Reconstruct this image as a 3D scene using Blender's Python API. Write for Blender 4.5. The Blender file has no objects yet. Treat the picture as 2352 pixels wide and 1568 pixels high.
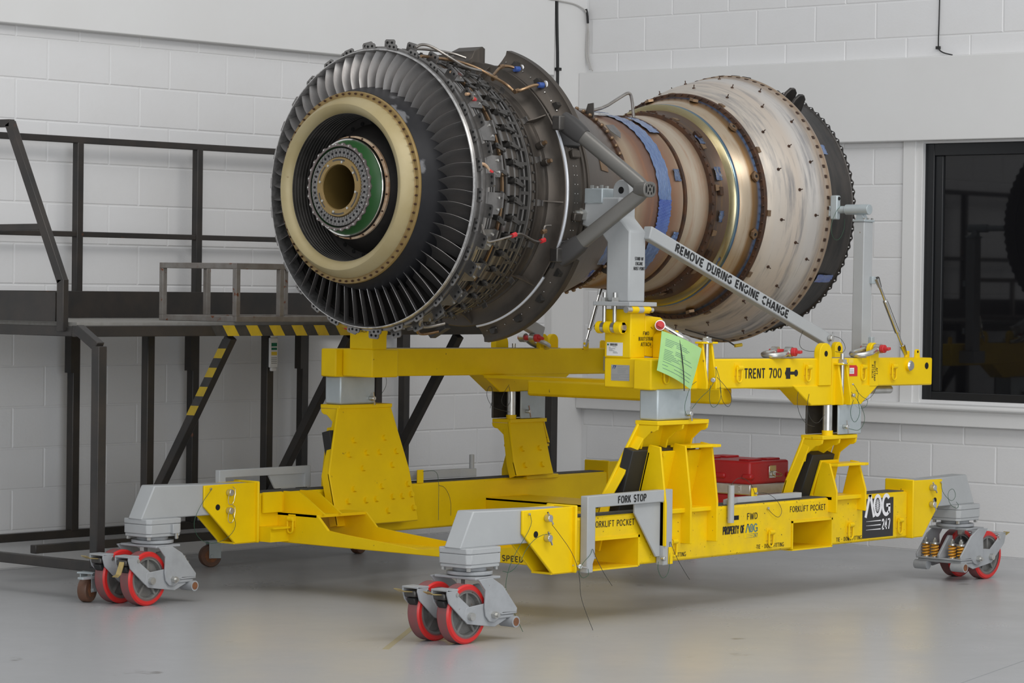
import bpy, bmesh, math, random
from mathutils import Vector, Matrix
random.seed(7)
scn = bpy.context.scene
COL = scn.collection
# ------------------------------------------------------------------ camera
F_PX, PITCH, ROLL, AZ, CAM_H = 6801.56, math.radians(1.11067), math.radians(0.755784), math.radians(40.71377), 1.605
cam_d = bpy.data.cameras.new('camera'); cam_d.sensor_width = 36.0; cam_d.lens = F_PX / 2352 * 36.0
cam_d.clip_start = 0.1; cam_d.clip_end = 200
cam_o = bpy.data.objects.new('camera', cam_d); COL.objects.link(cam_o); scn.camera = cam_o
_M = Matrix(((math.sin(AZ), math.cos(AZ), 0), (-math.cos(AZ), math.sin(AZ), 0), (0, 0, 1)))
_F = _M @ Vector((0, math.cos(PITCH), -math.sin(PITCH)))
_U = _M @ Vector((0, math.sin(PITCH), math.cos(PITCH)))
_X = _M @ Vector((1, 0, 0))
_r = _X * math.cos(ROLL) + _U * math.sin(ROLL)
_u = -_X * math.sin(ROLL) + _U * math.cos(ROLL)
_m = Matrix((_r, _u, -_F)).transposed().to_4x4(); _m.translation = Vector((-12.0, -9.89, CAM_H))
cam_o.matrix_world = _m
# ------------------------------------------------------------------ world + lights
w = bpy.data.worlds.new('hall_daylight'); scn.world = w; w.use_nodes = True
wn = w.node_tree.nodes; bg = wn['Background']
bg.inputs[0].default_value = (0.93, 0.96, 1.0, 1); bg.inputs[1].default_value = 0.50
def area(name, loc, target, size, size_y, power, col=(1, 1, 1)):
    d = bpy.data.lights.new(name, 'AREA'); d.shape = 'RECTANGLE'; d.size = size; d.size_y = size_y; d.energy = power; d.color = col
    o = bpy.data.objects.new(name, d); COL.objects.link(o); o.location = loc
    o.rotation_euler = (Vector(target) - Vector(loc)).to_track_quat('-Z', 'Y').to_euler(); return o
# hangar roof lights (long diffusers) and the daylight of the open hangar door behind the photographer
area('roof_light', (-4.6, -2.6, 7.2), (-2.6, -0.5, 0), 7.0, 2.4, 120, (1.0, 0.98, 0.95))
area('roof_light', (-1.4, -7.0, 7.2), (-0.2, -3.4, 0), 7.0, 2.4, 290, (1.0, 0.98, 0.95))
area('hangar_door_daylight', (-11.5, -15.0, 3.4), (0, 0, 1.2), 13.0, 6.0, 1000, (0.95, 0.975, 1.0))
vs = scn.view_settings; vs.view_transform = 'Standard'; vs.look = 'None'; vs.exposure = 0.0; vs.gamma = 1.0; vs.use_curve_mapping = False
# ------------------------------------------------------------------ materials
MATS = {}
def mat(name, col, rough=0.5, metal=0.0, col2=None, scale=6.0, amt=0.5, detail=6.0, stretch=(1, 1, 1), bump=0.0, bscale=60.0, speck=None, speck_t=0.66, speck_s=30.0, rough2=None, coat=0.0, lo=0.35, hi=0.65, spec=0.5):
    m = bpy.data.materials.new(name); m.use_nodes = True; nt = m.node_tree; N = nt.nodes; Lk = nt.links
    b = N['Principled BSDF']; b.inputs['Roughness'].default_value = rough; b.inputs['Metallic'].default_value = metal
    b.inputs['Specular IOR Level'].default_value = spec
    if coat: b.inputs['Coat Weight'].default_value = coat; b.inputs['Coat Roughness'].default_value = 0.15
    tc = N.new('ShaderNodeTexCoord'); mp = N.new('ShaderNodeMapping'); mp.inputs['Scale'].default_value = stretch
    Lk.new(tc.outputs['Object'], mp.inputs['Vector'])
    last = None
    if col2 is not None:
        no = N.new('ShaderNodeTexNoise'); no.inputs['Scale'].default_value = scale; no.inputs['Detail'].default_value = detail; no.inputs['Roughness'].default_value = 0.6
        Lk.new(mp.outputs[0], no.inputs['Vector'])
        mr = N.new('ShaderNodeMapRange'); mr.inputs[1].default_value = lo; mr.inputs[2].default_value = hi; mr.inputs[3].default_value = 0; mr.inputs[4].default_value = amt
        Lk.new(no.outputs['Fac'], mr.inputs[0])
        mx = N.new('ShaderNodeMix'); mx.data_type = 'RGBA'; mx.inputs[6].default_value = (*col, 1); mx.inputs[7].default_value = (*col2, 1)
        Lk.new(mr.outputs[0], mx.inputs[0]); last = mx.outputs[2]
        if rough2 is not None:
            rr = N.new('ShaderNodeMapRange'); rr.inputs[1].default_value = lo; rr.inputs[2].default_value = hi; rr.inputs[3].default_value = rough; rr.inputs[4].default_value = rough2
            Lk.new(no.outputs['Fac'], rr.inputs[0]); Lk.new(rr.outputs[0], b.inputs['Roughness'])
    if speck is not None:
        n2 = N.new('ShaderNodeTexNoise'); n2.inputs['Scale'].default_value = speck_s; n2.inputs['Detail'].default_value = 4.0
        Lk.new(mp.outputs[0], n2.inputs['Vector'])
        m2 = N.new('ShaderNodeMapRange'); m2.inputs[1].default_value = speck_t; m2.inputs[2].default_value = speck_t + 0.04
        Lk.new(n2.outputs['Fac'], m2.inputs[0])
        x2 = N.new('ShaderNodeMix'); x2.data_type = 'RGBA'; x2.inputs[7].default_value = (*speck, 1)
        if last: Lk.new(last, x2.inputs[6])
        else: x2.inputs[6].default_value = (*col, 1)
        Lk.new(m2.outputs[0], x2.inputs[0]); last = x2.outputs[2]
    if last: Lk.new(last, b.inputs['Base Color'])
    else: b.inputs['Base Color'].default_value = (*col, 1)
    if bump:
        n3 = N.new('ShaderNodeTexNoise'); n3.inputs['Scale'].default_value = bscale; n3.inputs['Detail'].default_value = 5.0
        Lk.new(mp.outputs[0], n3.inputs['Vector'])
        bp = N.new('ShaderNodeBump'); bp.inputs['Strength'].default_value = bump; bp.inputs['Distance'].default_value = 0.01
        Lk.new(n3.outputs['Fac'], bp.inputs['Height']); Lk.new(bp.outputs[0], b.inputs['Normal'])
    MATS[name] = m; return m
def axial_mat(name, stops, rough=0.4, metal=0.6, streak=None, streak_amt=0.4, sscale=3.0, wob=0.02):
    """colour that runs along the engine axis (heat tint bands), broken up by streaks around the case"""
    m = bpy.data.materials.new(name); m.use_nodes = True; nt = m.node_tree; N = nt.nodes; Lk = nt.links
    b = N['Principled BSDF']; b.inputs['Roughness'].default_value = rough; b.inputs['Metallic'].default_value = metal
    tc = N.new('ShaderNodeTexCoord'); sp = N.new('ShaderNodeSeparateXYZ'); Lk.new(tc.outputs['Object'], sp.inputs[0])
    no = N.new('ShaderNodeTexNoise'); no.inputs['Scale'].default_value = 7.0; no.inputs['Detail'].default_value = 5.0; Lk.new(tc.outputs['Object'], no.inputs['Vector'])
    ma = N.new('ShaderNodeMath'); ma.operation = 'MULTIPLY_ADD'; ma.inputs[1].default_value = wob; Lk.new(no.outputs['Fac'], ma.inputs[0]); Lk.new(sp.outputs[0], ma.inputs[2])
    x0, x1 = stops[0][0], stops[-1][0]
    mr = N.new('ShaderNodeMapRange'); mr.inputs[1].default_value = x0; mr.inputs[2].default_value = x1; Lk.new(ma.outputs[0], mr.inputs[0])
    cr = N.new('ShaderNodeValToRGB'); e = cr.color_ramp.elements
    while len(e) < len(stops): e.new(0.5)
    for k, (x, c) in enumerate(stops):
        e[k].position = (x - x0) / (x1 - x0); e[k].color = (*c, 1)
    Lk.new(mr.outputs[0], cr.inputs[0]); last = cr.outputs[0]
    if streak:
        mp = N.new('ShaderNodeMapping'); mp.inputs['Scale'].default_value = (14, 1.3, 1.3); Lk.new(tc.outputs['Object'], mp.inputs[0])
        n2 = N.new('ShaderNodeTexNoise'); n2.inputs['Scale'].default_value = sscale; n2.inputs['Detail'].default_value = 7.0; n2.inputs['Roughness'].default_value = 0.65; Lk.new(mp.outputs[0], n2.inputs['Vector'])
        m2 = N.new('ShaderNodeMapRange'); m2.inputs[1].default_value = 0.5; m2.inputs[2].default_value = 0.72; m2.inputs[4].default_value = streak_amt; Lk.new(n2.outputs['Fac'], m2.inputs[0])
        mx = N.new('ShaderNodeMix'); mx.data_type = 'RGBA'; mx.inputs[7].default_value = (*streak, 1); Lk.new(last, mx.inputs[6]); Lk.new(m2.outputs[0], mx.inputs[0]); last = mx.outputs[2]
    Lk.new(last, b.inputs['Base Color']); MATS[name] = m; return m
Y = mat('yellow_paint', (0.88, 0.60, 0.003), 0.45, 0, (0.76, 0.50, 0.003), 5, 0.5, spec=0.22, speck=(0.22, 0.12, 0.02), speck_t=0.725, speck_s=26, bump=0.06, bscale=40)
YW = mat('yellow_paint_worn', (0.88, 0.60, 0.003), 0.48, 0, (0.66, 0.44, 0.03), 9, 0.5, spec=0.22, speck=(0.08, 0.05, 0.02), speck_t=0.66, speck_s=60, bump=0.08, bscale=40)
G = mat('grey_paint', (0.42, 0.435, 0.44), 0.45, 0, (0.35, 0.36, 0.365), 4, 0.5, speck=(0.20, 0.15, 0.10), speck_t=0.74, speck_s=24, bump=0.05, bscale=50)
GD = mat('caster_grey_paint', (0.37, 0.385, 0.40), 0.42, 0, (0.28, 0.29, 0.30), 12, 0.6, speck=(0.16, 0.09, 0.05), speck_t=0.74, speck_s=40, bump=0.06, bscale=50)
GALV = mat('galvanised_steel', (0.48, 0.53, 0.55), 0.4, 0.35, (0.36, 0.41, 0.42), 6, 0.6, bump=0.04)
ZINC = mat('zinc_plated_steel', (0.62, 0.62, 0.60), 0.28, 0.85, (0.45, 0.44, 0.40), 30, 0.6)
CHROME = mat('bright_steel', (0.72, 0.71, 0.69), 0.16, 1.0, (0.5, 0.48, 0.44), 25, 0.4)
BRASS = mat('passivated_brass', (0.55, 0.42, 0.16), 0.4, 0.6, (0.35, 0.28, 0.16), 30, 0.5)
SPRING = mat('spring_orange_paint', (0.72, 0.34, 0.03), 0.35, 0)
RUST = mat('rusty_steel', (0.16, 0.07, 0.035), 0.8, 0.1, (0.30, 0.12, 0.05), 40, 0.8)
BLKSTEEL = mat('black_steel_tube', (0.030, 0.029, 0.028), 0.38, 0.25, (0.055, 0.045, 0.038), 5, 0.8, speck=(0.14, 0.055, 0.03), speck_t=0.70, speck_s=7)
BAREFRAME = mat('bare_grey_steel', (0.30, 0.285, 0.265), 0.5, 0.5, (0.20, 0.17, 0.15), 12, 0.7, speck=(0.20, 0.07, 0.035), speck_t=0.64, speck_s=16)
DECK = mat('platform_deck_ply', (0.27, 0.26, 0.24), 0.8, 0, (0.20, 0.19, 0.17), 30, 0.6)
RUBBER = mat('black_rubber', (0.018, 0.018, 0.018), 0.6)
STRIP = mat('anti_slip_strip', (0.055, 0.055, 0.05), 0.85, 0, (0.10, 0.10, 0.09), 60, 0.5)
REDPU = mat('red_polyurethane_tread', (0.26, 0.075, 0.078), 0.5, 0, (0.17, 0.095, 0.09), 14, 0.8)
REDRIM = mat('red_tyre_shoulder', (0.60, 0.022, 0.020), 0.40)
WHEELIRON = mat('cast_wheel_iron', (0.26, 0.26, 0.25), 0.55, 0.4, (0.15, 0.14, 0.13), 14, 0.7, speck=(0.18, 0.08, 0.04), speck_t=0.68, speck_s=30)
BRNWHEEL = mat('brown_caster_tread', (0.10, 0.055, 0.035), 0.5, 0, (0.20, 0.075, 0.035), 20, 0.5)
REDCASE = mat('red_plastic_case', (0.44, 0.012, 0.016), 0.42, 0, (0.34, 0.010, 0.014), 8, 0.5, bump=0.05, bscale=120)
ALU = mat('case_aluminium_band', (0.62, 0.60, 0.57), 0.34, 0.8, (0.45, 0.42, 0.38), 20, 0.5)
REDPIN = mat('red_pin_paint', (0.55, 0.03, 0.035), 0.4)
STENCIL = mat('black_stencil_paint', (0.012, 0.012, 0.012), 0.6)
WHITEINK = mat('white_print', (0.82, 0.82, 0.84), 0.5)
GREYINK = mat('grey_print', (0.28, 0.29, 0.30), 0.5)
TEALINK = mat('teal_print', (0.12, 0.22, 0.20), 0.5)
BLACKDECAL = mat('black_vinyl', (0.016, 0.016, 0.018), 0.35)
WHITELABEL = mat('white_label', (0.80, 0.80, 0.80), 0.4)
PLATE = mat('engraved_data_plate', (0.42, 0.42, 0.41), 0.35, 0.6)
BLUEINK = mat('blue_print', (0.02, 0.05, 0.20), 0.5)
GREENDOT = mat('green_print', (0.0, 0.16, 0.08), 0.5)
REDLABEL = mat('red_label', (0.62, 0.02, 0.025), 0.4)
YLABEL = mat('pale_yellow_label', (0.85, 0.62, 0.05), 0.4)
PAPER = mat('green_paper_in_sleeve', (0.36, 0.66, 0.22), 0.22, 0, (0.42, 0.70, 0.30), 7, 0.8, coat=0.6)
WIRE = mat('green_coated_wire', (0.03, 0.09, 0.05), 0.4)
WIREB = mat('dark_wire', (0.03, 0.032, 0.03), 0.4)
HAZ = None
# engine
DARK = mat('dark_engine_metal', (0.075, 0.072, 0.068), 0.42, 0.75, (0.15, 0.14, 0.13), 8, 0.7, bump=0.03, rough2=0.55)
DARK2 = mat('dark_brown_engine_case', (0.072, 0.064, 0.056), 0.42, 0.7, (0.13, 0.11, 0.092), 4, 0.8, stretch=(6, 1, 1), rough2=0.55)
STEEL = mat('engine_steel_flange', (0.27, 0.26, 0.25), 0.36, 0.85, (0.16, 0.155, 0.15), 12, 0.7, speck=(0.16, 0.09, 0.05), speck_t=0.72, speck_s=22)
RIMEDGE = mat('worn_bright_edge', (0.62, 0.61, 0.60), 0.35, 0.8, (0.25, 0.24, 0.23), 40, 0.7)
BLADE = mat('titanium_vane', (0.40, 0.39, 0.385), 0.34, 0.85, (0.27, 0.24, 0.22), 7, 0.7, stretch=(3, 1, 1), rough2=0.5)
HUB = mat('black_abradable_hub', (0.013, 0.013, 0.015), 0.5, 0.0, (0.022, 0.022, 0.024), 8, 0.6, spec=0.35, speck=(0.14, 0.14, 0.145), speck_t=0.615, speck_s=5.0)
GOLD = mat('tan_anodised_ring', (0.35, 0.28, 0.135), 0.5, 0.15, (0.41, 0.345, 0.20), 4, 0.7, speck=(0.20, 0.13, 0.05), speck_t=0.73, speck_s=12)
GOLD2 = mat('gold_flange', (0.30, 0.205, 0.075), 0.45, 0.25, (0.24, 0.155, 0.06), 18, 0.6)
BORE = mat('bronze_bore', (0.12, 0.078, 0.02), 0.5, 0.3)
CAVITY = mat('dark_cavity', (0.030, 0.027, 0.025), 0.6, 0.2, (0.055, 0.05, 0.046), 10, 0.6)
GREENR = mat('green_primer', (0.020, 0.085, 0.022), 0.45)
PINKR = mat('pinkish_grey_flange', (0.20, 0.165, 0.155), 0.45, 0.5, (0.15, 0.13, 0.125), 20, 0.5)
CREAMR = mat('cream_ring_rust_stained', (0.62, 0.50, 0.36), 0.45, 0.1, (0.36, 0.15, 0.045), 16, 0.8)
HOLE = mat('hole_black', (0.004, 0.004, 0.004), 0.9)
RUSTBOLT = mat('rusty_bolt', (0.055, 0.038, 0.030), 0.55, 0.5, (0.12, 0.055, 0.028), 50, 0.7)
NUTM = mat('bronze_nut', (0.22, 0.15, 0.095), 0.42, 0.7, (0.30, 0.18, 0.09), 40, 0.6)
BROWNFL = mat('brown_flange', (0.050, 0.034, 0.027), 0.55, 0.5, (0.125, 0.055, 0.025), 16, 0.8)
COPPER = mat('copper_pipe', (0.36, 0.24, 0.14), 0.34, 0.85, (0.22, 0.13, 0.07), 20, 0.6)
PIPE = mat('steel_pipe', (0.42, 0.40, 0.375), 0.32, 0.9, (0.24, 0.21, 0.18), 20, 0.6)
TAPE = mat('blue_film_tape', (0.05, 0.105, 0.26), 0.28, 0, (0.12, 0.19, 0.34), 14, 0.8, stretch=(5, 1.2, 1.2), bump=0.9, bscale=16, coat=0.8)
TAPED = mat('deep_blue_film_tape', (0.012, 0.05, 0.27), 0.25, 0, (0.06, 0.13, 0.36), 9, 0.7, bump=0.5, bscale=18, coat=0.8)
TAPES = mat('shiny_blue_foil', (0.13, 0.18, 0.29), 0.22, 0.45, (0.03, 0.05, 0.12), 22, 0.9, bump=0.8, bscale=30, coat=0.6)
WHITECAP = mat('white_plastic_cap', (0.80, 0.80, 0.80), 0.4)
STRUT = mat('strut_grey', (0.17, 0.165, 0.152), 0.45, 0.5, (0.21, 0.20, 0.185), 6, 0.5)
BOOT = mat('strut_boot_dark', (0.040, 0.038, 0.037), 0.62)
BAND = mat('highlit_seal_band', (0.74, 0.76, 0.80), 0.25, 0.6)  # seal band metal with its highlight put into the pale colour
AFT = mat('aft_black_case', (0.048, 0.047, 0.046), 0.42, 0.6, (0.085, 0.075, 0.068), 5, 0.8, stretch=(5, 1, 1))
CONE = axial_mat('ip_cone_case', [(-0.7, (0.13, 0.12, 0.112)), (-0.4, (0.17, 0.152, 0.14)), (-0.15, (0.21, 0.165, 0.14))], 0.45, 0.7, (0.10, 0.09, 0.085), 0.4)
HOT = axial_mat('heat_tinted_case', [(-0.16, (0.160, 0.096, 0.064)), (-0.12, (0.320, 0.216, 0.136)), (-0.04, (0.376, 0.288, 0.200)), (0.04, (0.240, 0.136, 0.092)), (0.10, (0.176, 0.104, 0.080)), (0.24, (0.272, 0.152, 0.100)), (0.31, (0.304, 0.200, 0.136)), (0.36, (0.416, 0.336, 0.248)), (0.44, (0.480, 0.408, 0.320)), (0.51, (0.352, 0.256, 0.176))], 0.42, 0.55, (0.34, 0.16, 0.08), 0.55, 2.4, 0.035)
BRWN = axial_mat('brown_hot_case', [(0.55, (0.075, 0.052, 0.040)), (0.60, (0.11, 0.078, 0.060)), (0.65, (0.13, 0.085, 0.060))], 0.36, 0.6, (0.24, 0.13, 0.04), 0.55, 3.0)
IRID = axial_mat('heat_blued_ring', [(0.62, (0.22, 0.13, 0.07)), (0.645, (0.30, 0.24, 0.12)), (0.66, (0.40, 0.35, 0.20)), (0.672, (0.22, 0.30, 0.31)), (0.684, (0.07, 0.15, 0.27)), (0.70, (0.32, 0.20, 0.12))], 0.24, 0.9, (0.55, 0.50, 0.38), 0.35, 3.0, 0.006)
BEIGE = axial_mat('beige_hot_case', [(0.69, (0.288, 0.176, 0.096)), (0.715, (0.496, 0.400, 0.288)), (0.76, (0.480, 0.392, 0.288)), (0.775, (0.240, 0.136, 0.056)), (0.80, (0.128, 0.080, 0.044)), (0.812, (0.080, 0.128, 0.224)), (0.83, (0.128, 0.192, 0.320))], 0.32, 0.65, (0.30, 0.15, 0.05), 0.5, 3.0, 0.012)
DRUM = axial_mat('pale_turbine_drum', [(0.84, (0.47, 0.40, 0.32)), (0.92, (0.52, 0.47, 0.41)), (1.05, (0.53, 0.46, 0.39)), (1.12, (0.54, 0.51, 0.475)), (1.18, (0.52, 0.49, 0.46)), (1.21, (0.42, 0.37, 0.32)), (1.26, (0.34, 0.26, 0.19))], 0.42, 0.30, (0.19, 0.19, 0.20), 0.95, 1.7, 0.03)
# ------------------------------------------------------------------ mesh helpers
LOC = {}
class MB:
    def __init__(s): s.v = []; s.f = []
    def add(s, vs, fs):
        n = len(s.v); s.v += [tuple(a) for a in vs]; s.f += [tuple(i + n for i in f) for f in fs]; return s
    def box(s, x0, x1, y0, y1, z0, z1):
        return s.add([(x, y, z) for z in (z0, z1) for y in (y0, y1) for x in (x0, x1)],
                     [(0, 2, 3, 1), (4, 5, 7, 6), (0, 1, 5, 4), (2, 6, 7, 3), (0, 4, 6, 2), (1, 3, 7, 5)])
    def prism(s, poly, axis, a, b):
        def P(u, w, t): return (t, u, w) if axis == 'x' else (u, t, w) if axis == 'y' else (u, w, t)
        n = len(poly); vs = [P(u, w, a) for u, w in poly] + [P(u, w, b) for u, w in poly]
        return s.add(vs, [tuple(range(n))[::-1], tuple(range(n, 2 * n))] + [(i, (i + 1) % n, (i + 1) % n + n, i + n) for i in range(n)])
    def loft(s, loops, cap=True):
        n = len(loops[0]); vs = [p for l in loops for p in l]; fs = []
        for k in range(len(loops) - 1):
            for i in range(n): fs.append((k * n + i, k * n + (i + 1) % n, (k + 1) * n + (i + 1) % n, (k + 1) * n + i))
        if cap: fs += [tuple(range(n))[::-1], tuple(range((len(loops) - 1) * n, len(loops) * n))]
        return s.add(vs, fs)
    def bar(s, p0, p1, w_, h_, up=(0, 0, 1)):
        p0, p1 = Vector(p0), Vector(p1); d = (p1 - p0).normalized(); u = Vector(up); r = d.cross(u)
        if r.length < 1e-4: r = d.cross(Vector((1, 0, 0)))
        r.normalize(); u = r.cross(d)
        c = [(-1, -1), (1, -1), (1, 1), (-1, 1)]
        return s.loft([[p + r * (a * w_ / 2) + u * (b * h_ / 2) for a, b in c] for p in (p0, p1)])
    def cyl(s, p0, p1, r0, r1=None, n=16):
        p0, p1 = Vector(p0), Vector(p1); r1 = r0 if r1 is None else r1
        d = (p1 - p0).normalized(); a = d.orthogonal().normalized(); b = d.cross(a)
        return s.loft([[p + (a * math.cos(2 * math.pi * i / n) + b * math.sin(2 * math.pi * i / n)) * r for i in range(n)] for p, r in ((p0, r0), (p1, r1))])
    def tube(s, pts, r, n=8, closed=False, smooth=0):
        P = [Vector(p) for p in pts]
        for _ in range(smooth):
            Q = [P[0]] if not closed else []
            rng = range(len(P)) if closed else range(len(P) - 1)
            for i in rng:
                a, b = P[i], P[(i + 1) % len(P)]; Q += [a * .75 + b * .25, a * .25 + b * .75]
            if not closed: Q.append(P[-1])
            P = Q
        loops = []; ref = None; m = len(P)
        for i, p in enumerate(P):
            if closed: t = P[(i + 1) % m] - P[i - 1]
            else: t = P[min(i + 1, m - 1)] - P[max(i - 1, 0)]
            t.normalize()
            if ref is None: ref = t.orthogonal().normalized()
            ref = (ref - t * ref.dot(t)).normalized(); b = t.cross(ref)
            loops.append([p + (ref * math.cos(2 * math.pi * k / n) + b * math.sin(2 * math.pi * k / n)) * r for k in range(n)])
        if closed: loops.append(loops[0])
        return s.loft(loops, not closed)
    def lathe(s, prof, n=96, a0=0, a1=360, zc=0.0, yc=0.0, close=False):
        full = abs(a1 - a0) >= 359.9; k = n if full else n + 1; m = len(prof)
        vs = []
        for i in range(k):
            a = math.radians(a0 + (a1 - a0) * i / n)
            vs += [(x, yc + r * math.cos(a), zc + r * math.sin(a)) for x, r in prof]
        fs = []
        for i in range(n):
            j = (i + 1) % k
            for q in range(m - 1 + (1 if close else 0)):
                q2 = (q + 1) % m; fs.append((i * m + q, j * m + q, j * m + q2, i * m + q2))
        if not full and close: fs += [tuple(range(m)), tuple(range((k - 1) * m, k * m))[::-1]]
        return s.add(vs, fs)
    def ball(s, c, r, n=8, sq=(1, 1, 1)):
        loops = []
        for i in range(1, n // 2 + 1):
            t = math.pi * i / (n // 2 + 1)
            loops.append([(c[0] + r * sq[0] * math.sin(t) * math.cos(2 * math.pi * k / n), c[1] + r * sq[1] * math.sin(t) * math.sin(2 * math.pi * k / n), c[2] + r * sq[2] * math.cos(t)) for k in range(n)])
        return s.loft(loops)
    def tf(s, M):
        s.v = [tuple(M @ Vector(v)) for v in s.v]; return s
    def mesh(s, name, smooth=35):
        me = bpy.data.meshes.new(name); me.from_pydata(s.v, [], s.f)
        bm = bmesh.new(); bm.from_mesh(me); bmesh.ops.recalc_face_normals(bm, faces=bm.faces); bm.to_mesh(me); bm.free()
        if smooth:
            me.shade_smooth(); me.set_sharp_from_angle(angle=math.radians(smooth))
        return me
    def build(s, name, m, parent=None, smooth=35, bevel=0.0, label=None, seg=2):
        o = link(s.mesh(name, smooth), name, m, parent)
        if bevel:
            b = o.modifiers.new('bevel', 'BEVEL'); b.width = bevel; b.segments = seg; b.limit_method = 'ANGLE'; b.angle_limit = math.radians(40)
        if label: o['label'] = label
        return o
def base_mat(parent):
    return Matrix.Translation(-Vector(LOC[parent.name])) if parent and parent.name in LOC else Matrix.Identity(4)
def link(me, name, m, parent=None, M=None):
    o = bpy.data.objects.new(name, me); COL.objects.link(o)
    if m is not None and not me.materials: me.materials.append(m)
    if parent: o.parent = parent
    o.matrix_basis = base_mat(parent) @ (M if M is not None else Matrix.Identity(4)); return o
def inst(src, M, parent):
    o = src.copy(); COL.objects.link(o); o.parent = parent; o.matrix_basis = base_mat(parent) @ M; return o
def thing(name, label, cat, loc=(0, 0, 0), rot=(0, 0, 0), group=None):
    o = bpy.data.objects.new(name, None); COL.objects.link(o); o.empty_display_size = 0.1
    o.location = loc; o.rotation_euler = rot; o['label'] = label; o['category'] = cat
    if group: o['group'] = group
    LOC[o.name] = loc; return o
def tag(o, label, cat, group=None):
    o['label'] = label; o['category'] = cat
    if group: o['group'] = group
    return o
def struct(o): o['kind'] = 'structure'; return o
T = Matrix.Translation
def RX(d): return Matrix.Rotation(math.radians(d), 4, 'X')
def RY(d): return Matrix.Rotation(math.radians(d), 4, 'Y')
def RZ(d): return Matrix.Rotation(math.radians(d), 4, 'Z')
# ------------------------------------------------------------------ stencil lettering (flat print)
def arc(cx, cy, rx, ry, a0, a1, n=10):
    return [(cx + rx * math.cos(math.radians(a0 + (a1 - a0) * i / n)), cy + ry * math.sin(math.radians(a0 + (a1 - a0) * i / n))) for i in range(n + 1)]
GL = {
'A': (.62, [[(.04, 0), (.27, 1)], [(.35, 1), (.58, 0)], [(.2, .3), (.42, .3)]]),
'B': (.55, [[(.08, 0), (.08, 1)], [(.18, .94), (.3, .94)] + arc(.3, .74, .17, .2, 80, -80, 6) + [(.2, .53)], [(.2, .46), (.32, .46)] + arc(.32, .26, .18, .2, 80, -80, 6) + [(.18, .06)]]),
'C': (.6, [arc(.33, .5, .27, .46, 50, 165), arc(.33, .5, .27, .46, 195, 310)]),
'D': (.6, [[(.08, 0), (.08, 1)], [(.2, .94)] + arc(.24, .5, .3, .44, 85, -85, 12) + [(.2, .06)]]),
'E': (.5, [[(.08, 0), (.08, 1)], [(.18, .94), (.46, .94)], [(.18, .5), (.4, .5)], [(.18, .06), (.46, .06)]]),
'F': (.48, [[(.08, 0), (.08, 1)], [(.18, .94), (.45, .94)], [(.18, .52), (.38, .52)]]),
'G': (.62, [arc(.33, .5, .27, .46, 50, 170), arc(.33, .5, .27, .46, 190, 320), [(.4, .42), (.58, .42)], [(.56, .12), (.56, .42)]]),
'H': (.58, [[(.08, 0), (.08, 1)], [(.5, 0), (.5, 1)], [(.18, .5), (.4, .5)]]),
'I': (.18, [[(.09, 0), (.09, 1)]]),
'J': (.45, [[(.36, .3), (.36, 1)], arc(.2, .26, .16, .22, -10, -170)]),
'K': (.56, [[(.08, 0), (.08, 1)], [(.2, .5), (.46, 1)], [(.24, .5), (.5, 0)]]),
'L': (.46, [[(.08, 0), (.08, 1)], [(.18, .06), (.44, .06)]]),
'M': (.7, [[(.08, 0), (.08, 1)], [(.62, 0), (.62, 1)], [(.14, .95), (.33, .3)], [(.37, .3), (.56, .95)]]),
'N': (.6, [[(.08, 0), (.08, .95)], [(.52, .05), (.52, 1)], [(.12, 1), (.48, 0)]]),
'O': (.64, [arc(.32, .5, .26, .46, 97, 263, 12), arc(.32, .5, .26, .46, 83, -83, 12)]),
'P': (.52, [[(.08, 0), (.08, 1)], [(.18, .94), (.28, .94)] + arc(.28, .7, .19, .24, 80, -80, 8) + [(.18, .46)]]),
'R': (.55, [[(.08, 0), (.08, 1)], [(.18, .94), (.28, .94)] + arc(.28, .73, .19, .21, 80, -80, 8) + [(.18, .52)], [(.28, .46), (.5, 0)]]),
'S': (.52, [arc(.27, .73, .2, .22, 30, 190, 8), arc(.27, .73, .2, .22, 200, 265, 4) + arc(.27, .28, .21, .23, 88, -20, 6), arc(.27, .28, .21, .23, -30, -150, 8)]),
'T': (.52, [[(.02, .94), (.5, .94)], [(.26, 0), (.26, .84)]]),
'U': (.58, [[(.08, .3), (.08, 1)], [(.5, .3), (.5, 1)], arc(.29, .28, .21, .24, 192, 348)]),
'V': (.6, [[(.04, 1), (.27, 0)], [(.33, 0), (.56, 1)]]),
'W': (.8, [[(.04, 1), (.2, 0)], [(.24, 0), (.38, .9)], [(.42, .9), (.56, 0)], [(.6, 0), (.76, 1)]]),
'Y': (.56, [[(.04, 1), (.25, .52)], [(.52, 1), (.31, .52)], [(.28, 0), (.28, .44)]]),
'0': (.6, [arc(.3, .5, .24, .46, 100, 260, 12), arc(.3, .5, .24, .46, 80, -80, 12)]),
'2': (.54, [arc(.27, .7, .2, .26, 165, -20, 10) + [(.06, .06)], [(.06, .06), (.5, .06)]]),
'4': (.58, [[(.38, 0), (.38, 1)], [(.36, .96), (.05, .3)], [(.03, .27), (.54, .27)]]),
'7': (.54, [[(.03, .94), (.5, .94)], [(.5, .94), (.2, 0)]]),
'-': (.4, [[(.08, .5), (.32, .5)]]), '/': (.4, [[(.05, 0), (.35, 1)]]), ' ': (.34, [])}
def stroke(mb, pts, t, O, U, Vv, k):
    P = [Vector(p) for p in pts]; L_, R_ = [], []
    for i, p in enumerate(P):
        d = (P[min(i + 1, len(P) - 1)] - P[max(i - 1, 0)]).normalized(); nrm = Vector((-d.y, d.x)) * t / 2
        L_.append(p + nrm); R_.append(p - nrm)
    n = len(P); q = lambda a: O + U * (a.x * k) + Vv * (a.y * k)
    mb.add([q(a) for a in L_] + [q(a) for a in R_], [(i, i + 1, n + i + 1, n + i) for i in range(n - 1)])
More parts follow.
